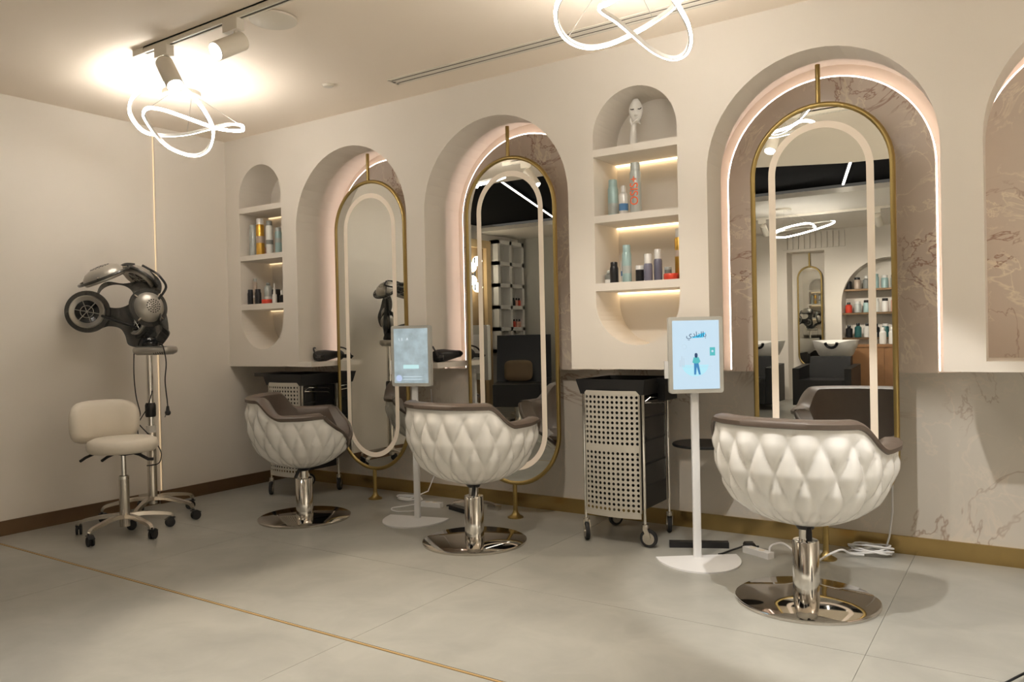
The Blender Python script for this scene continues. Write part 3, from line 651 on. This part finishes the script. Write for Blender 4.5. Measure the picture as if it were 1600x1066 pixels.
# ------------------------------------------------------------------ screen stands
def em(name, c, s_=1.0, var=.02, scale=9):
    mt = mat(name, tuple(q * .06 for q in c), .35, var=var, scale=scale, emit=c, es=s_ * .46)
    return mt
def stand(label, loc, yaw, kind):
    t = thing('screen_stand', label, 'screen stand', loc, yaw)
    hw = .215
    pl = [(hw, 0.03)] + [(hw * math.cos(a), .0 + .27 * math.sin(a)) for a in [-PI * k / 28 for k in range(29)]] + [(-hw, .03)]
    B().prism(pl, 'z', 0, .008).build('base_plate', M_WMET, t, 30)
    B().rings([[(x, y, z) for x, y in [(.021 * math.copysign(abs(math.cos(u)) ** .5, math.cos(u)), .014 * math.copysign(abs(math.sin(u)) ** .5, math.sin(u))) for u in [2 * PI * k / 20 for k in range(20)]]] for z in (.008, .95)]).build('pole', M_WMET, t, 50)
    W2, z0, z1 = .142, .872, 1.268
    c = .012
    def rr(w_, a, b, c): return [(-w_ + c, a), (w_ - c, a), (w_ - c * .3, a + c * .3), (w_, a + c), (w_, b - c), (w_ - c * .3, b - c * .3), (w_ - c, b), (-w_ + c, b), (-w_ + c * .3, b - c * .3), (-w_, b - c), (-w_, a + c), (-w_ + c * .3, a + c * .3)]
    cs = B().prism(rr(W2, z0, z1, c), 'y', -.045, -.016).build('screen_case', M_SCREENW, t, 30)
    B().box(-.07, .07, -.016, .0, .92, 1.20).box(-.16, -.135, -.03, -.012, .95, 1.04).build('rear_housing', M_WMET, cs, 0)
    dm = em('screen_white', (.56, .73, .86), 1.0) if kind == 2 else None
    sw, s0, s1 = .122, .893, 1.249; yf = -.0458
    if kind == 2:
        sc = B().box(-sw, sw, yf, -.044, s0, s1).build('display', dm, t, 0)
        k = em('screen_navy', (.03, .10, .24), .6); cy = em('screen_cyan', (.06, .55, .85), 1.0); lc = em('screen_pale_cyan', (.45, .80, .92), 1.0); tq = em('screen_teal', (.10, .55, .58), .9); bl = em('screen_blue', (.05, .26, .55), .9); lg = em('screen_grey_line', (.58, .72, .84), .9)
        y1, y2 = yf - .0008, yf
        B().prism([(-.028, 1.157), (.040, 1.160), (.052, 1.186), (.030, 1.182)], 'y', y1, y2).build('swoosh', cy, sc, 0)
        text_mesh('screen_word', '\ufef1\ufea9\ufe8e\ufee8\ufedf\ufe8e\ufe91', .040, k, sc, (0.003, yf - .0012, 1.175))
        B().prism([(-.005 + .070 * math.cos(a), 1.025 + .066 * math.sin(a)) for a in [PI + .10 + (PI - .2) * q / 24 for q in range(25)]], 'y', y1, y2).build('illustration_disc', lc, sc, 0)
        B().prism([(-.095, 1.008), (.085, 1.008), (.085, 1.0095), (-.095, 1.0095)], 'y', y1 - .0002, y2).build('horizon_line', lg, sc, 0)
        for q, hgt in enumerate((.035, .055, .045)):
            B().box(-.088 + q * .010, -.082 + q * .010, y1 - .0002, y2, 1.01, 1.01 + hgt).build('tower_shape', lg, sc, 0)
        B().prism(capsule(.0, 1.055, 1.080, .0075, 8), 'y', y1 - .0006, y2).build('figure_head', k, sc, 0)
        B().prism([(-.020, 1.032), (-.013, 1.058), (.013, 1.058), (.022, 1.036), (.012, 1.026), (-.012, 1.026)], 'y', y1 - .0005, y2).build('figure_top', tq, sc, 0)
        B().prism([(-.012, 1.026), (.012, 1.026), (.023, .968), (.013, .968), (.002, 1.008), (-.002, .968), (-.012, .968)], 'y', y1 - .0004, y2).build('figure_trousers', bl, sc, 0)
        B().prism([(.072, 1.065), (.100, 1.065), (.100, 1.108), (.072, 1.108)], 'y', y1, y2).build('phone_tile', tq, sc, 0)
        B().lathe([(.006, 0), (0, .0004)], (.086, y1, 1.088), (0, -1, 0), 12).build('phone_icon', dm, sc, 0)
        B().lathe([(.011, 0), (.0125, .0004)], (-.062, y1 + .0004, 1.113), (0, -1, 0), 20, cap=False).build('sun_shape', lg, sc, 0)
    else:
        dm = mat('screen_blue_marble', (.33, .42, .47), .4, var=.55, scale=15, emit=(.3, .4, .5), es=.30)
        dm.node_tree.nodes['Principled BSDF'].inputs['Emission Color'].default_value = (.4, .55, .66, 1)
        nt = dm.node_tree; bs = nt.nodes['Principled BSDF']; nt.links.new(bs.inputs['Base Color'].links[0].from_socket, bs.inputs['Emission Color'])
        sc = B().box(-sw, sw, yf, -.044, s0, s1).build('display', dm, t, 0)
        wt = em('screen_letter_white', (.85, .92, .95), 1.0); mn = em('screen_mint', (.55, .82, .82), 1.0)
        text_mesh('screen_heading', 'L E   A', .026, wt, sc, (-.088, yf - .0012, 1.178), align='LEFT')
        B().box(-.056, .056, yf - .0008, yf, .987, 1.012).build('caption_bar', mn, sc, 0)
        B().prism([(-.088 + .022 * math.cos(2 * PI * q / 16), .925 + .022 * math.sin(2 * PI * q / 16)) for q in range(16)], 'y', yf - .0008, yf).build('round_badge', em('screen_lilac', (.55, .66, .90), .9), sc, 0)
        for z in (.935, .918):
            B().box(-.058, .075, yf - .0008, yf, z - .003, z + .003).build('small_print', em('screen_soft', (.62, .74, .80), .9), sc, 0)
    return t
stand('white screen stand with a pale blue marbled display beside the middle chair', (-3.375, 3.92, 0), math.radians(14), 1)
stand('white screen stand with a bright display of a standing figure, beside the trolley', (-1.475, 3.94, 0), math.radians(36), 2)

# ------------------------------------------------------------------ cables and power strips
def strip(label, loc, rz, L=.15, mt=M_WMET):
    t = thing('power_strip', label, 'power strip', loc, rz)
    B().box(-L / 2, L / 2, -.024, .024, 0, .032).build('housing', mt, t, 0)
    for k in range(2): B().lathe([(.017, .032), (.017, .0335), (.015, .0335)], (-.035 + .06 * k, 0, 0), seg=16).build('socket', M_CREAM, t)
    return t
strip('white power strip on the floor beside the nearest chair base', (-1.22, 4.15, 0), math.radians(-25), .17)
strip('white power strip on the floor under the middle arch', (-3.52, 4.24, 0), math.radians(10), .16)
tag(B().tube(crom([(-1.40, 4.05, .005), (-1.385, 4.08, .005), (-1.36, 4.14, .01), (-1.33, 4.18, .018), (-1.30, 4.21, .03)], 6, False), .005, 6).build('power_cable', M_BLACK), 'black cable from the white stand with the standing figure', 'cable')
pa = thing('power_adaptor', 'small black power adaptor lying by the white power strip', 'power adaptor', (-1.285, 4.215, 0), .5)
B().prism([(-.03, .0), (.03, 0), (.03, .035), (.022, .045), (-.022, .045), (-.03, .035)], 'y', -.022, .022).build('housing', M_BLACK, pa, 0); B().cyl((.03, 0, .022), (.05, 0, .022), .006, .005, 8).build('cable_grommet', M_BLACK, pa)
tag(B().tube(crom([(-1.15, 4.12, .02), (-1.15, 4.14, .06), (-1.11, 4.22, .06), (-1.05, 4.20, .03), (-.98, 4.08, .01), (-.93, 4.14, .006), (-.88, 4.20, .035), (-.83, 4.28, .05), (-.80, 4.34, .02), (-.74, 4.38, .01)], 7, False), .0055, 6).build('white_cable', M_WMET), 'white cable looping past the nearest chair column', 'cable')
cc = [(-.72 + .10 * math.cos(a) * (1 + .12 * math.sin(a * 2.3)), 4.44 + .055 * math.sin(a), .012 + .010 * (a / 6.3) + .012 * math.sin(a * 1.4)) for a in [.35 * k for k in range(75)]]
tag(B().tube(cc + [(-.63, 4.47, .1), (-.62, 4.52, .22), (-.62, 4.53, .40)], .005, 6).build('coiled_cable', M_WMET), 'coil of white cable on the floor by the gold foot of the nearest mirror', 'cable')
cc = [(-3.80 + .10 * math.cos(a) * (1 + .15 * math.sin(a * 1.7)), 4.33 + .06 * math.sin(a), .010 + .006 * (a / 6.3)) for a in [.35 * k for k in range(52)]]
tag(B().tube(cc + [(-3.70, 4.42, .06), (-3.68, 4.48, .18), (-3.72, 4.53, .45), (-3.75, 4.54, .8)], .0045, 6).build('coiled_cable', M_WMET), 'coil of white cable on the floor under the furthest left arch', 'cable')
tag(B().tube(crom([(-3.60, 4.22, .018), (-3.68, 4.16, .005), (-3.72, 4.05, .005), (-3.62, 3.99, .005), (-3.50, 4.08, .005)], 7, False), .0045, 6).build('white_cable', M_WMET), 'white cable loop on the floor beside the marbled screen stand', 'cable')
pk = thing('cable_box', 'flat black cable adaptor on the floor behind the middle chair', 'power adaptor', (-3.19, 4.20, 0), math.radians(-18))
B().box(-.17, .17, -.025, .025, 0, .03).build('housing', M_BLACK, pk, 0); B().tube([(-.17, 0, .015), (-.20, .01, .02), (-.23, .0, .012)], .006, 6).build('lead', M_BLACK, pk)
tl = thing('flat_iron_lead', 'pale curved tool lying on the floor against the black adaptor', 'tool', (-3.22, 4.36, 0), 0)
B().sweep(crom([(-.16, -.05, .03), (-.05, .0, .045), (.08, .02, .04), (.17, .0, .03)], 5, False), [(-.014, -.008), (.014, -.008), (.012, .008), (-.012, .008)]).build('handle', M_ALU, tl, 50); B().box(.10, .19, -.012, .03, 0, .03).build('tip', M_ALU, tl, 0)
# bag at the lower right corner
bg = thing('black_bag', 'black bag with a thin cord at the lower right corner', 'bag', (.085, 3.03, 0))
B().rings([[(.12 * k * math.copysign(abs(math.cos(u)) ** .6, math.cos(u)), .10 * k * math.copysign(abs(math.sin(u)) ** .6, math.sin(u)), z) for u in [2 * PI * q / 24 for q in range(24)]] for z, k in ((0, .92), (.02, 1), (.12, .98), (.19, .85), (.22, .5))]).build('body', M_BLACK, bg, 60)
B().tube(crom([(-.10, .03, .06), (-.15, -.0, .03), (-.20, -.06, .006), (-.19, -.13, .005), (-.15, -.2, .005)], 6, False), .004, 6).build('cord', M_BLACK, bg)

# ------------------------------------------------------------------ hand dryers on the ledges
def hand_dryer(label, loc, rz):
    t = thing('hand_dryer', label, 'hair dryer', loc, rz)
    B().lathe([(.0, -.09), (.034, -.088), (.042, -.06), (.042, .0), (.034, .05), (.026, .10), (.026, .105), (0, .1)], (0, 0, .044), (1, .1, .05), 20).build('barrel', M_BLACK, t)
    B().sweep(crom([(-.03, 0, .045), (-.05, -.035, .035), (-.09, -.085, .03), (-.10, -.10, .02)], 5, False), [(-.018, -.014), (.018, -.014), (.018, .014), (-.018, .014)]).build('handle', M_BLACK, t, 40)
    B().lathe([(.026, 0), (.024, .03), (.012, .05)], (.10, .01, .049), (1, .1, .05), 16).build('nozzle', M_BLACKG, t)
    B().tube(crom([(-.10, -.10, .02), (-.11, -.04, .09), (-.06, .05, .10), (.0, .09, .04), (.05, .06, .008)], 6, False), .006, 6).build('cord', M_BLACK, t)
    return t
hand_dryer('black hand hair dryer on the ledge of the furthest left arch', (-4.50, 4.20, 1.022), 1.2)
hand_dryer('black hand hair dryer on the ledge between marbled screen and middle mirror', (-3.285, 4.13, 1.022), 1.25)

# ------------------------------------------------------------------ products
C_ = {'grey': (.42, .45, .43), 'teal': (.33, .47, .47), 'black': (.014, .014, .016), 'white': (.76, .75, .72), 'gold': (.60, .36, .07), 'purple': (.16, .16, .22), 'red': (.62, .06, .03), 'dkgrey': (.22, .23, .22), 'tan': (.45, .36, .29), 'orange': (.85, .13, .03), 'blue': (.10, .25, .50), 'peach': (.75, .42, .32), 'dgreen': (.03, .12, .12)}
def pmat(c): return mat('bottle_' + c, C_[c], .32, .9 if c == 'gold' else .1, var=.05)
def bottle(label, x, r, h, z, body, cap, y=4.08, capf=.2, shape='can', band=None, cat='bottle', group='hair products in the niches'):
    t = thing({'can': 'spray_can', 'jar': 'product_jar', 'cone': 'nozzle_bottle', 'pump': 'product_bottle'}[shape], label, cat, (x, y, z), 0, group)
    hb = h * (1 - capf)
    if shape == 'can': B().lathe([(r * .9, 0), (r, .004), (r, hb - .012), (r * .86, hb), (r * .5, hb + .001)], seg=24).build('body', pmat(body), t); B().lathe([(r * .84, hb), (r * .84, h - .004), (r * .76, h), (0, h)], seg=24).build('cap', pmat(cap), t)
    elif shape == 'pump': B().lathe([(r * .9, 0), (r, .005), (r, hb * .86), (r * .7, hb * .96), (r * .48, hb), (r * .3, hb)], seg=24).build('body', pmat(body), t); B().lathe([(r * .52, hb), (r * .52, h * .93), (r * .42, h), (0, h)], seg=18).build('cap', pmat(cap), t)
    elif shape == 'jar': B().lathe([(r * .94, 0), (r, .004), (r, hb), (r * .9, hb)], seg=28).build('body', pmat(body), t); B().lathe([(r * 1.01, hb), (r * 1.01, h - .003), (r * .96, h), (0, h)], seg=28).build('lid', pmat(cap), t)
    else: B().lathe([(r, 0), (r, h * .3), (r * .9, hb), (r * .4, hb + .002)], seg=20).build('body', pmat(body), t); B().lathe([(r * .62, hb * .98), (r * .2, h), (0, h)], seg=14).build('nozzle', pmat(cap), t)
    if band: B().lathe([(r * 1.012, hb * band[1]), (r * 1.012, hb * band[2])], seg=24, cap=False).build('label_band', pmat(band[0]), t)
    return t
ZA, ZC = 1.859, 1.476
bottle('tall teal spray can on the upper shelf of the nearer niche', -2.0, .030, .215, ZA, 'teal', 'teal', 4.10, band=('grey', .1, .45))
bottle('small white bottle with a blue label on the upper shelf of the nearer niche', -1.925, .0265, .170, ZA, 'white', 'white', 4.08, .22, 'pump', ('blue', .2, .5))
osis = bottle('tall silver spray can with orange lettering on the upper shelf of the nearer niche', -1.84, .032, .285, ZA, 'grey', 'grey', 4.06, .16)
text_mesh('can_lettering', 'OSIS+', .064, pmat('orange'), osis, (.008, -.0335, .125), (PI / 2, -PI / 2, math.radians(14)), depth=.001)
bottle('small grey bottle furthest left on the lower shelf of the nearer niche', -2.030, .025, .078, ZC, 'dkgrey', 'grey', 4.09, .2, 'pump', ('white', .1, .4))
bottle('black can beside the small grey bottle on the lower shelf of the nearer niche', -1.988, .024, .122, ZC, 'black', 'black', 4.07, .2)
bottle('slim white bottle behind the teal can on the lower shelf of the nearer niche', -1.940, .018, .172, ZC, 'white', 'grey', 4.10, .2, 'pump', ('blue', .3, .5))
bottle('teal spray can on the lower shelf of the nearer niche', -1.903, .0265, .212, ZC, 'teal', 'teal', 4.06, band=('grey', .3, .55))
bottle('black jar with a white lid on the lower shelf of the nearer niche', -1.832, .025, .092, ZC, 'black', 'white', 4.08, .25, 'jar')
bottle('shorter purple can with white cap on the lower shelf of the nearer niche', -1.774, .0245, .152, ZC, 'purple', 'white', 4.06, .35)
bottle('taller purple can with white cap on the lower shelf of the nearer niche', -1.738, .0235, .180, ZC, 'purple', 'white', 4.115, .30)
bottle('small grey glass bottle behind the red jar on the lower shelf of the nearer niche', -1.685, .020, .078, ZC, 'dkgrey', 'grey', 4.13, .2, 'jar')
bottle('tall gold spray can with white cap on the lower shelf of the nearer niche', -1.616, .024, .285, ZC, 'gold', 'white', 4.125, .17, band=('tan', .55, .7))
bottle('flat red jar on the lower shelf of the nearer niche', -1.635, .040, .034, ZC, 'red', 'red', 4.05, .5, 'jar', cat='jar')
bottle('ribbed grey can furthest left on the upper shelf of the far niche', -5.150, .032, .250, ZA, 'grey', 'grey', 4.07, .12)
bottle('gold spray can with white cap on the upper shelf of the far niche', -5.055, .032, .290, ZA, 'gold', 'white', 4.06, .16, band=('tan', .4, .62))
bottle('white spray can with black cap on the upper shelf of the far niche', -4.945, .027, .262, ZA, 'white', 'dkgrey', 4.06, .14, band=('dkgrey', .35, .5))
bottle('green grey spray can furthest right on the upper shelf of the far niche', -4.865, .026, .205, ZA, 'teal', 'grey', 4.08, .15, band=('grey', .5, .7))
bottle('peach coloured small bottle at the back of the upper shelf of the far niche', -5.185, .018, .11, ZA, 'peach', 'white', 4.2, .2, 'pump')
bottle('short black can furthest left on the lower shelf of the far niche', -5.175, .024, .120, ZC, 'black', 'black', 4.05, .18)
bottle('slim tan spray can on the lower shelf of the far niche', -5.130, .017, .205, ZC, 'tan', 'grey', 4.06, .12, band=('white', .3, .4))
bottle('short black can beside the slim tan can on the lower shelf of the far niche', -5.085, .025, .120, ZC, 'black', 'black', 4.05, .18)
bottle('grey glass bottle on the lower shelf of the far niche', -5.035, .032, .170, ZC, 'grey', 'dkgrey', 4.11, .12, 'pump', ('white', .1, .4))
bottle('black jar behind the red jar on the lower shelf of the far niche', -4.965, .033, .115, ZC, 'black', 'black', 4.13, .3, 'jar')
bottle('flat red jar on the lower shelf of the far niche', -4.965, .042, .033, ZC, 'red', 'red', 4.04, .5, 'jar', cat='jar')
bottle('white cone nozzle bottle on the lower shelf of the far niche', -4.890, .018, .155, ZC, 'white', 'white', 4.05, .55, 'cone')
bottle('small black and white bottle furthest right on the lower shelf of the far niche', -4.830, .018, .10, ZC, 'black', 'white', 4.07, .35, 'pump')
# mask sculpture
ms = thing('mask_sculpture', 'white face mask sculpture with closed eyes resting on a hand, top shelf', 'sculpture', (-1.868, 4.12, 2.236), math.radians(22))
rs = []
for i in range(13):
    t_ = i / 12; z = .148 + .135 * t_
    wd = .046 * math.sin(PI * (.10 + .84 * t_ ** .85)) ** .75 * (.62 + .55 * t_ - .15 * t_ ** 3)
    row = []
    for k in range(24):
        u = 2 * PI * k / 24; fx, fy = math.cos(u) * wd, math.sin(u) * wd * .62
        nose = .010 * math.exp(-((math.cos(u)) / .20) ** 2) * math.exp(-((t_ - .44) / .13) ** 2) if math.sin(u) < 0 else 0
        row.append((fx + .012, fy - nose, z))
    rs.append(row)
B().rings(rs).build('face', M_WHITE, ms, 70)
for sx in (-1, 1):
    B().tube([(.012 + sx * .030, -.021, .222 + (.004 if sx > 0 else 0)), (.012 + sx * .022, -.0275, .218), (.012 + sx * .011, -.0285, .2195)], .0026, 6).build('closed_eye', M_BLACK, ms)
B().sweep([(.004, -.0275, .184), (.012, -.0305, .1835), (.020, -.0275, .184)], [(-.003, -.003), (.003, -.003), (.003, .003), (-.003, .003)]).build('mouth', mat('plaster_shade', (.62, .58, .53), .6), ms)
B().lathe([(.022, 0), (.023, .03), (.019, .08), (.015, .115), (.017, .135)], (-.008, .0, .012), (.04, 0, 1), 20).build('forearm', M_WHITE, ms)
for k in range(4):
    B().tube(crom([(-.008 + .002 * k, -.010 + .004 * k, .138), (.004 + .004 * k, -.022 + .004 * k, .150), (.018 + .004 * k, -.020 + .005 * k, .160 - .005 * k), (.026 + .003 * k, -.010 + .005 * k, .166 - .008 * k)], 4, False), .0055 - .0004 * k, 8).build('finger', M_WHITE, ms)
B().tube([(-.012, -.008, .135), (-.020, -.016, .155), (-.017, -.022, .172)], .006, 8).build('thumb', M_WHITE, ms)
B().lathe([(.060, 0), (.062, .006), (.05, .014), (.025, .018)], (0, 0, 0), seg=28).build('plinth', M_WHITE, ms)

# ------------------------------------------------------------------ the rest of the room, seen in the mirrors, and added fill lights
spot('white track spotlight out of frame over the nearest mirror station', -.80, (.10, .68, -1.35), power=SPOT_W * 1.3, ang=50, blend=.3, rad=.02, col=(1, .97, .93))
spot('white track spotlight out of frame over the shelf niche', -1.62, (-.12, .62, -1.2), power=SPOT_W * .8, ang=85, blend=.8)
spot('white track spotlight furthest right on the track, out of frame', .35, (-.45, .84, -2.6), power=SPOT_W * 1.4, ang=48, blend=.6, col=(1, .97, .93))
for k_, (x_, lab) in enumerate(((-3.2, 'white track spotlight at the rear, left, seen in the nearest mirror'), (-1.7, 'white track spotlight at the rear, right, seen in the nearest mirror'))):
    spot(lab, x_, (.1, -.9, -.9), power=SPOT_W * 1.2, y=-2.9, ang=100, blend=.8)
rtk = thing('light_track', 'white lighting track on the ceiling over the wash chairs', 'lighting track', (-2.4, -2.9, H))
B().box(-1.5, 1.5, -.018, .018, -.032, 0).build('rail', M_CREAM, rtk, 0); B().box(-1.5, 1.5, -.006, .006, -.034, -.032).build('conductor_slot', M_BLACK, rtk, 0)
for x_, y_, lab in ((-1.0, -.1, 'recessed downlight in the black ceiling, added for bounce light, nearest the middle of the room'), (1.1, 1.4, 'recessed downlight in the ceiling, added for bounce light, furthest right behind the camera'), (-1.9, 1.25, 'recessed downlight in the pale ceiling, added for fill light, furthest left of the three')):  # added lamps, no such source visible; floor bounce brightens the ceiling
    zz = 2.90 if y_ < 1 else H
    t = thing('fill_downlight', lab, 'fill_downlight', (x_, y_, zz))
    B().lathe([(.050, -.001), (.050, -.006), (.040, -.008), (.036, -.002)], seg=28, cap=False).build('trim_ring', M_BLACK, t)
    B().lathe([(.037, -.0015), (.037, -.003), (0, -.0031)], seg=24).build('lens', mat('fill_lens', (1, 1, 1), .3, var=0, emit=(1, .92, .8), es=6), t)
    L = bpy.data.lights.new('fill_lamp', 'SPOT'); L.energy = FILL_W * (.27 if x_ == -1.9 else 1); L.color = (1, .93, .84); L.spot_size = math.radians(78); L.spot_blend = .7; L.shadow_soft_size = .05
    lo_ = bpy.data.objects.new('fill_lamp', L); COL.objects.link(lo_); lo_.parent = t; lo_.location = (0, 0, -.02)
def line_light(label, a, b):
    t = thing('line_light', label, 'light', (0, 0, 0))
    a, b = Vector(a), Vector(b)
    B().sweep([a, b], [(-.016, -.0), (.016, -.0), (.016, .03), (-.016, .03)]).build('profile', M_BLACK, t, 0)
    B().sweep([a - Vector((0, 0, .002)), b - Vector((0, 0, .002))], [(-.012, -.003), (.012, -.003), (.012, .002), (-.012, .002)]).build('diffuser', M_LINE, t, 0)
line_light('thin white light line on the black ceiling in the middle mirror', (-4.72, 1.65, 2.87), (-5.75, -1.35, 2.87))
line_light('short white light line on the black ceiling in the nearest mirror', (-1.42, .30, 2.87), (-1.82, -1.35, 2.87))
line_light('white light line on the black ceiling over the camera side, added as fill', (.6, .05, 2.87), (.4, -1.35, 2.87))  # added line light, room fill from behind the camera
pend3 = copy_tree(pend1); pend3.location = (-2.75, -2.25, H); pend3['label'] = 'glowing looped ribbon pendant seen reflected in the nearest mirror'
fill_pend = copy_tree(pend2); fill_pend.location = (1.45, 3.0, H); fill_pend.rotation_euler.z = 1; fill_pend['label'] = 'glowing looped ribbon pendant added for light past the right edge of the picture'  # extra pendant put in to spread more light over the ceiling
# mirror in the rear recess
rm = thing('recess_mirror', 'small gold framed mirror in the recess, seen in the nearest mirror', 'mirror', (-3.10, YR - .28, 0))
fr = [(p[0], 0, p[1]) for p in capsule(0, .55, 2.22, .19, 20)]
B().tube(fr, .016, 8, True).build('frame', M_GOLDF, rm, 60); B().prism(capsule(0, .56, 2.21, .18, 20), 'y', -.01, .004).build('mirror_glass', M_MIRR, rm, 0); B().cyl((0, 0, 2.22), (0, 0, 2.455), .014).build('top_rod', M_GOLDF, rm); B().cyl((0, 0, 0), (0, 0, .55), .014).build('foot_rod', M_GOLDF, rm)
# wash units
def wash(label, loc, rz):
    t = thing('wash_unit', label, 'wash chair', loc, rz)
    B().box(-.30, .30, -.25, .45, .10, .46).build('seat', M_BLACK, t, 0)
    B().prism([(.30, .46), (.45, .46), (.54, .77), (.40, .77)], 'x', -.28, .28).build('backrest', M_BLACK, t, 0)
    for s_ in (-1, 1): B().prism([(-.22, .1), (.5, .1), (.5, .66), (-.22, .62)], 'x', s_ * .30, s_ * .39).build('armrest', M_BLACK, t, 0)
    o = []
    for z, kx, ky in ((.72, .16, .12), (.78, .24, .22), (.90, .30, .29), (1.0, .33, .31), (1.0, .29, .27), (.92, .24, .22), (.84, .12, .1)):
        o.append([(kx * math.cos(u), .78 + ky * math.sin(u), z - .05 * max(0, -math.sin(u)) ** 6 * (z > .95)) for u in [2 * PI * k / 32 for k in range(32)]])
    B().rings(o).build('basin', M_WHITE, t, 50)
    B().prism([(.70, 0), (.95, 0), (.92, .75), (.70, .75)], 'x', -.15, .15).build('pedestal', M_BLACK, t, 0)
    B().tube([(-.08 * math.cos(u), .46 + .03 * math.sin(u), .965 - .07 * math.sin(u)) for u in [PI * k / 10 for k in range(11)]], .022, 8).build('neck_rest', M_BLACKG, t)
    return t
wash('black wash chair with a white basin reflected in the nearest mirror', (-2.45, -3.20, 0), PI)
wash('second black wash chair beside the recess mirror', (-3.55, -3.3, 0), PI)
rnd = random.Random(3)
for zi, (zz, cs) in enumerate(((1.80, ['black', 'tan', 'dkgrey', 'teal', 'teal', 'grey', 'teal', 'black', 'dkgrey']), (1.42, ['red', 'grey', 'teal', 'white', 'white', 'peach', 'white', 'white', 'orange', 'peach']), (1.02, ['black', 'dgreen', 'white', 'black', 'dgreen', 'black', 'white', 'black', 'dkgrey']))):
    for k, cname in enumerate(cs):
        o = bottle('%s bottle, %s from the left on the %s shelf of the reflected arched niche' % (cname.replace('dkgrey', 'dark grey').replace('dgreen', 'dark green'), ('first', 'second', 'third', 'fourth', 'fifth', 'sixth', 'seventh', 'eighth', 'ninth', 'tenth')[k], ('top', 'middle', 'bottom')[zi]), -2.47 + k * .135, .052, rnd.uniform(.16, .24), zz, cname, rnd.choice(['white', cname, 'black']), YR - .16, .2, rnd.choice(['pump', 'can']), None, 'bottle', 'bottles on the %s shelf of the arched niche' % ('top', 'middle', 'bottom')[zi])
for k in range(3):
    bottle('white shampoo bottle on the reflected wash counter, %s of three' % ('leftmost', 'middle', 'rightmost')[k], -2.02 + k * .13, .05, .26, .92, 'white', 'white', -4.60, .2, 'pump', None, 'bottle', 'white shampoo bottles on the wash counter')
ct = thing('wash_counter', 'wooden wash counter behind the reflected wash chair', 'counter', (-1.85, -4.62, 0))
wood = mat('walnut', (.28, .14, .06), .45, var=.25, scale=6)
B().box(-.5, .55, -.22, .22, .88, .92).build('counter_top', wood, ct, 0)
for q in (-.45, .05): B().box(q, q + .45, .20, .215, .10, .87).build('cabinet_door', wood, ct, 0)
B().box(-.48, .53, -.2, .2, 0, .88).build('carcass', wood, ct, 0)
# display shelves on the far left wall
ds = thing('display_shelf', 'white built in display shelf reflected in the middle mirror', 'shelf', (-7.2, -2.14, 0))
def cut(y0, y1, z0, z1): return (y0, y1, z0, z1)
b = B()
for y in (-.38, -.02, .32): b.box(0, .16, y, y + .06, .9, 2.70)
for z in (.9, 1.25, 1.60, 1.95, 2.30, 2.64): b.box(0, .16, -.38, .38, z, z + .06)
b.build('frame', M_WHITE, ds, 0); B().box(.0, .01, -.37, .37, .92, 2.66).build('back_panel', M_GREYW, ds, 0)
for k in range(7): bottle('small bottle, %s from the left on the %s row of the reflected display shelf' % (('first', 'second', 'third', 'fourth')[3 - k % 4] if k < 4 else ('first', 'second', 'third')[6 - k], 'lower' if k < 4 else 'upper'), -7.10, .028, .13, 1.31 if k < 4 else 1.66, rnd.choice(['red', 'orange', 'black', 'peach']), 'black', -2.44 + .08 * (k % 4) , .25, 'pump', None, 'bottle', 'bottles on the display shelf')
# lounge / wash chairs with brown cushion
lc = thing('lounge_chair', 'black reclining chair with a brown cushion reflected in the middle mirror', 'chair', (-5.92, -.55, 0), math.radians(150))
B().box(-.32, .32, -.35, .35, .22, .52).build('seat', M_BLACK, lc, 0); B().prism([(.30, .40), (.46, .40), (.72, 1.16), (.58, 1.18)], 'x', -.32, .32).build('backrest', M_BLACK, lc, 0); B().lathe([(.30, 0), (.30, .02), (.05, .03), (.05, .22)], seg=32).build('base', M_CHROME, lc)
lc2 = copy_tree(lc); lc2.location = (-6.25, -1.38, 0); lc2['label'] = 'black reclining chair further back in the middle mirror'
lc3 = copy_tree(lc); lc3.location = (-5.35, -1.55, 0); lc3['label'] = 'black reclining chair furthest right in the middle mirror'
cu = B().rings([[(math.copysign(abs(math.cos(u)) ** .45, math.cos(u)) * .20 * k, y, math.copysign(abs(math.sin(u)) ** .45, math.sin(u)) * .15 * k) for u in [2 * PI * q / 28 for q in range(28)]] for y, k in ((-.055, .55), (-.045, .8), (-.02, .97), (0, 1), (.02, .97), (.045, .8), (.055, .55))]).build('brown_cushion', mat('brown_fabric', (.16, .11, .06), .8, bump=.2, bscale=300), smooth=70)
cu.location = (-5.99, -.68, .685); cu.rotation_euler = (math.radians(-16), 0, math.radians(150)); tag(cu, 'brown cushion on the black chair in the middle mirror', 'cushion')
# doorway with warm light and globe lamp
dr = struct(B().box(-7.2, -7.12, -1.68, -1.56, 0, 2.55).box(-7.2, -7.12, -.30, -.18, 0, 2.55).box(-7.2, -7.12, -1.68, -.18, 2.55, 2.67).build('door_1', mat('warm_wood', (.62, .45, .24), .5, var=.1), smooth=0), 'warm wooden door frame seen in the middle mirror', 'door')
B().box(-7.199, -7.18, -1.56, -.30, 0, 2.55).build('door_panel', mat('ochre_art', (.36, .24, .12), .6, var=.5, scale=2.2), dr, 0)
gl = thing('globe_lamp', 'wall lamp with glowing white globes in the middle mirror', 'lamp', (-7.03, -1.12, 2.12))
B().cyl((0, 0, -.25), (0, 0, .25), .012).cyl((-.14, 0, 0), (0, 0, 0), .015).build('stem', M_BLACK, gl)
for k, (y, z) in enumerate(((-.07, .2), (.08, .1), (.08, -.1), (-.07, -.2))):
    B().ball((0, y, z), .075, 20).build('globe', em('globe_glow', (1, .9, .72), 14, 0), gl, 80)
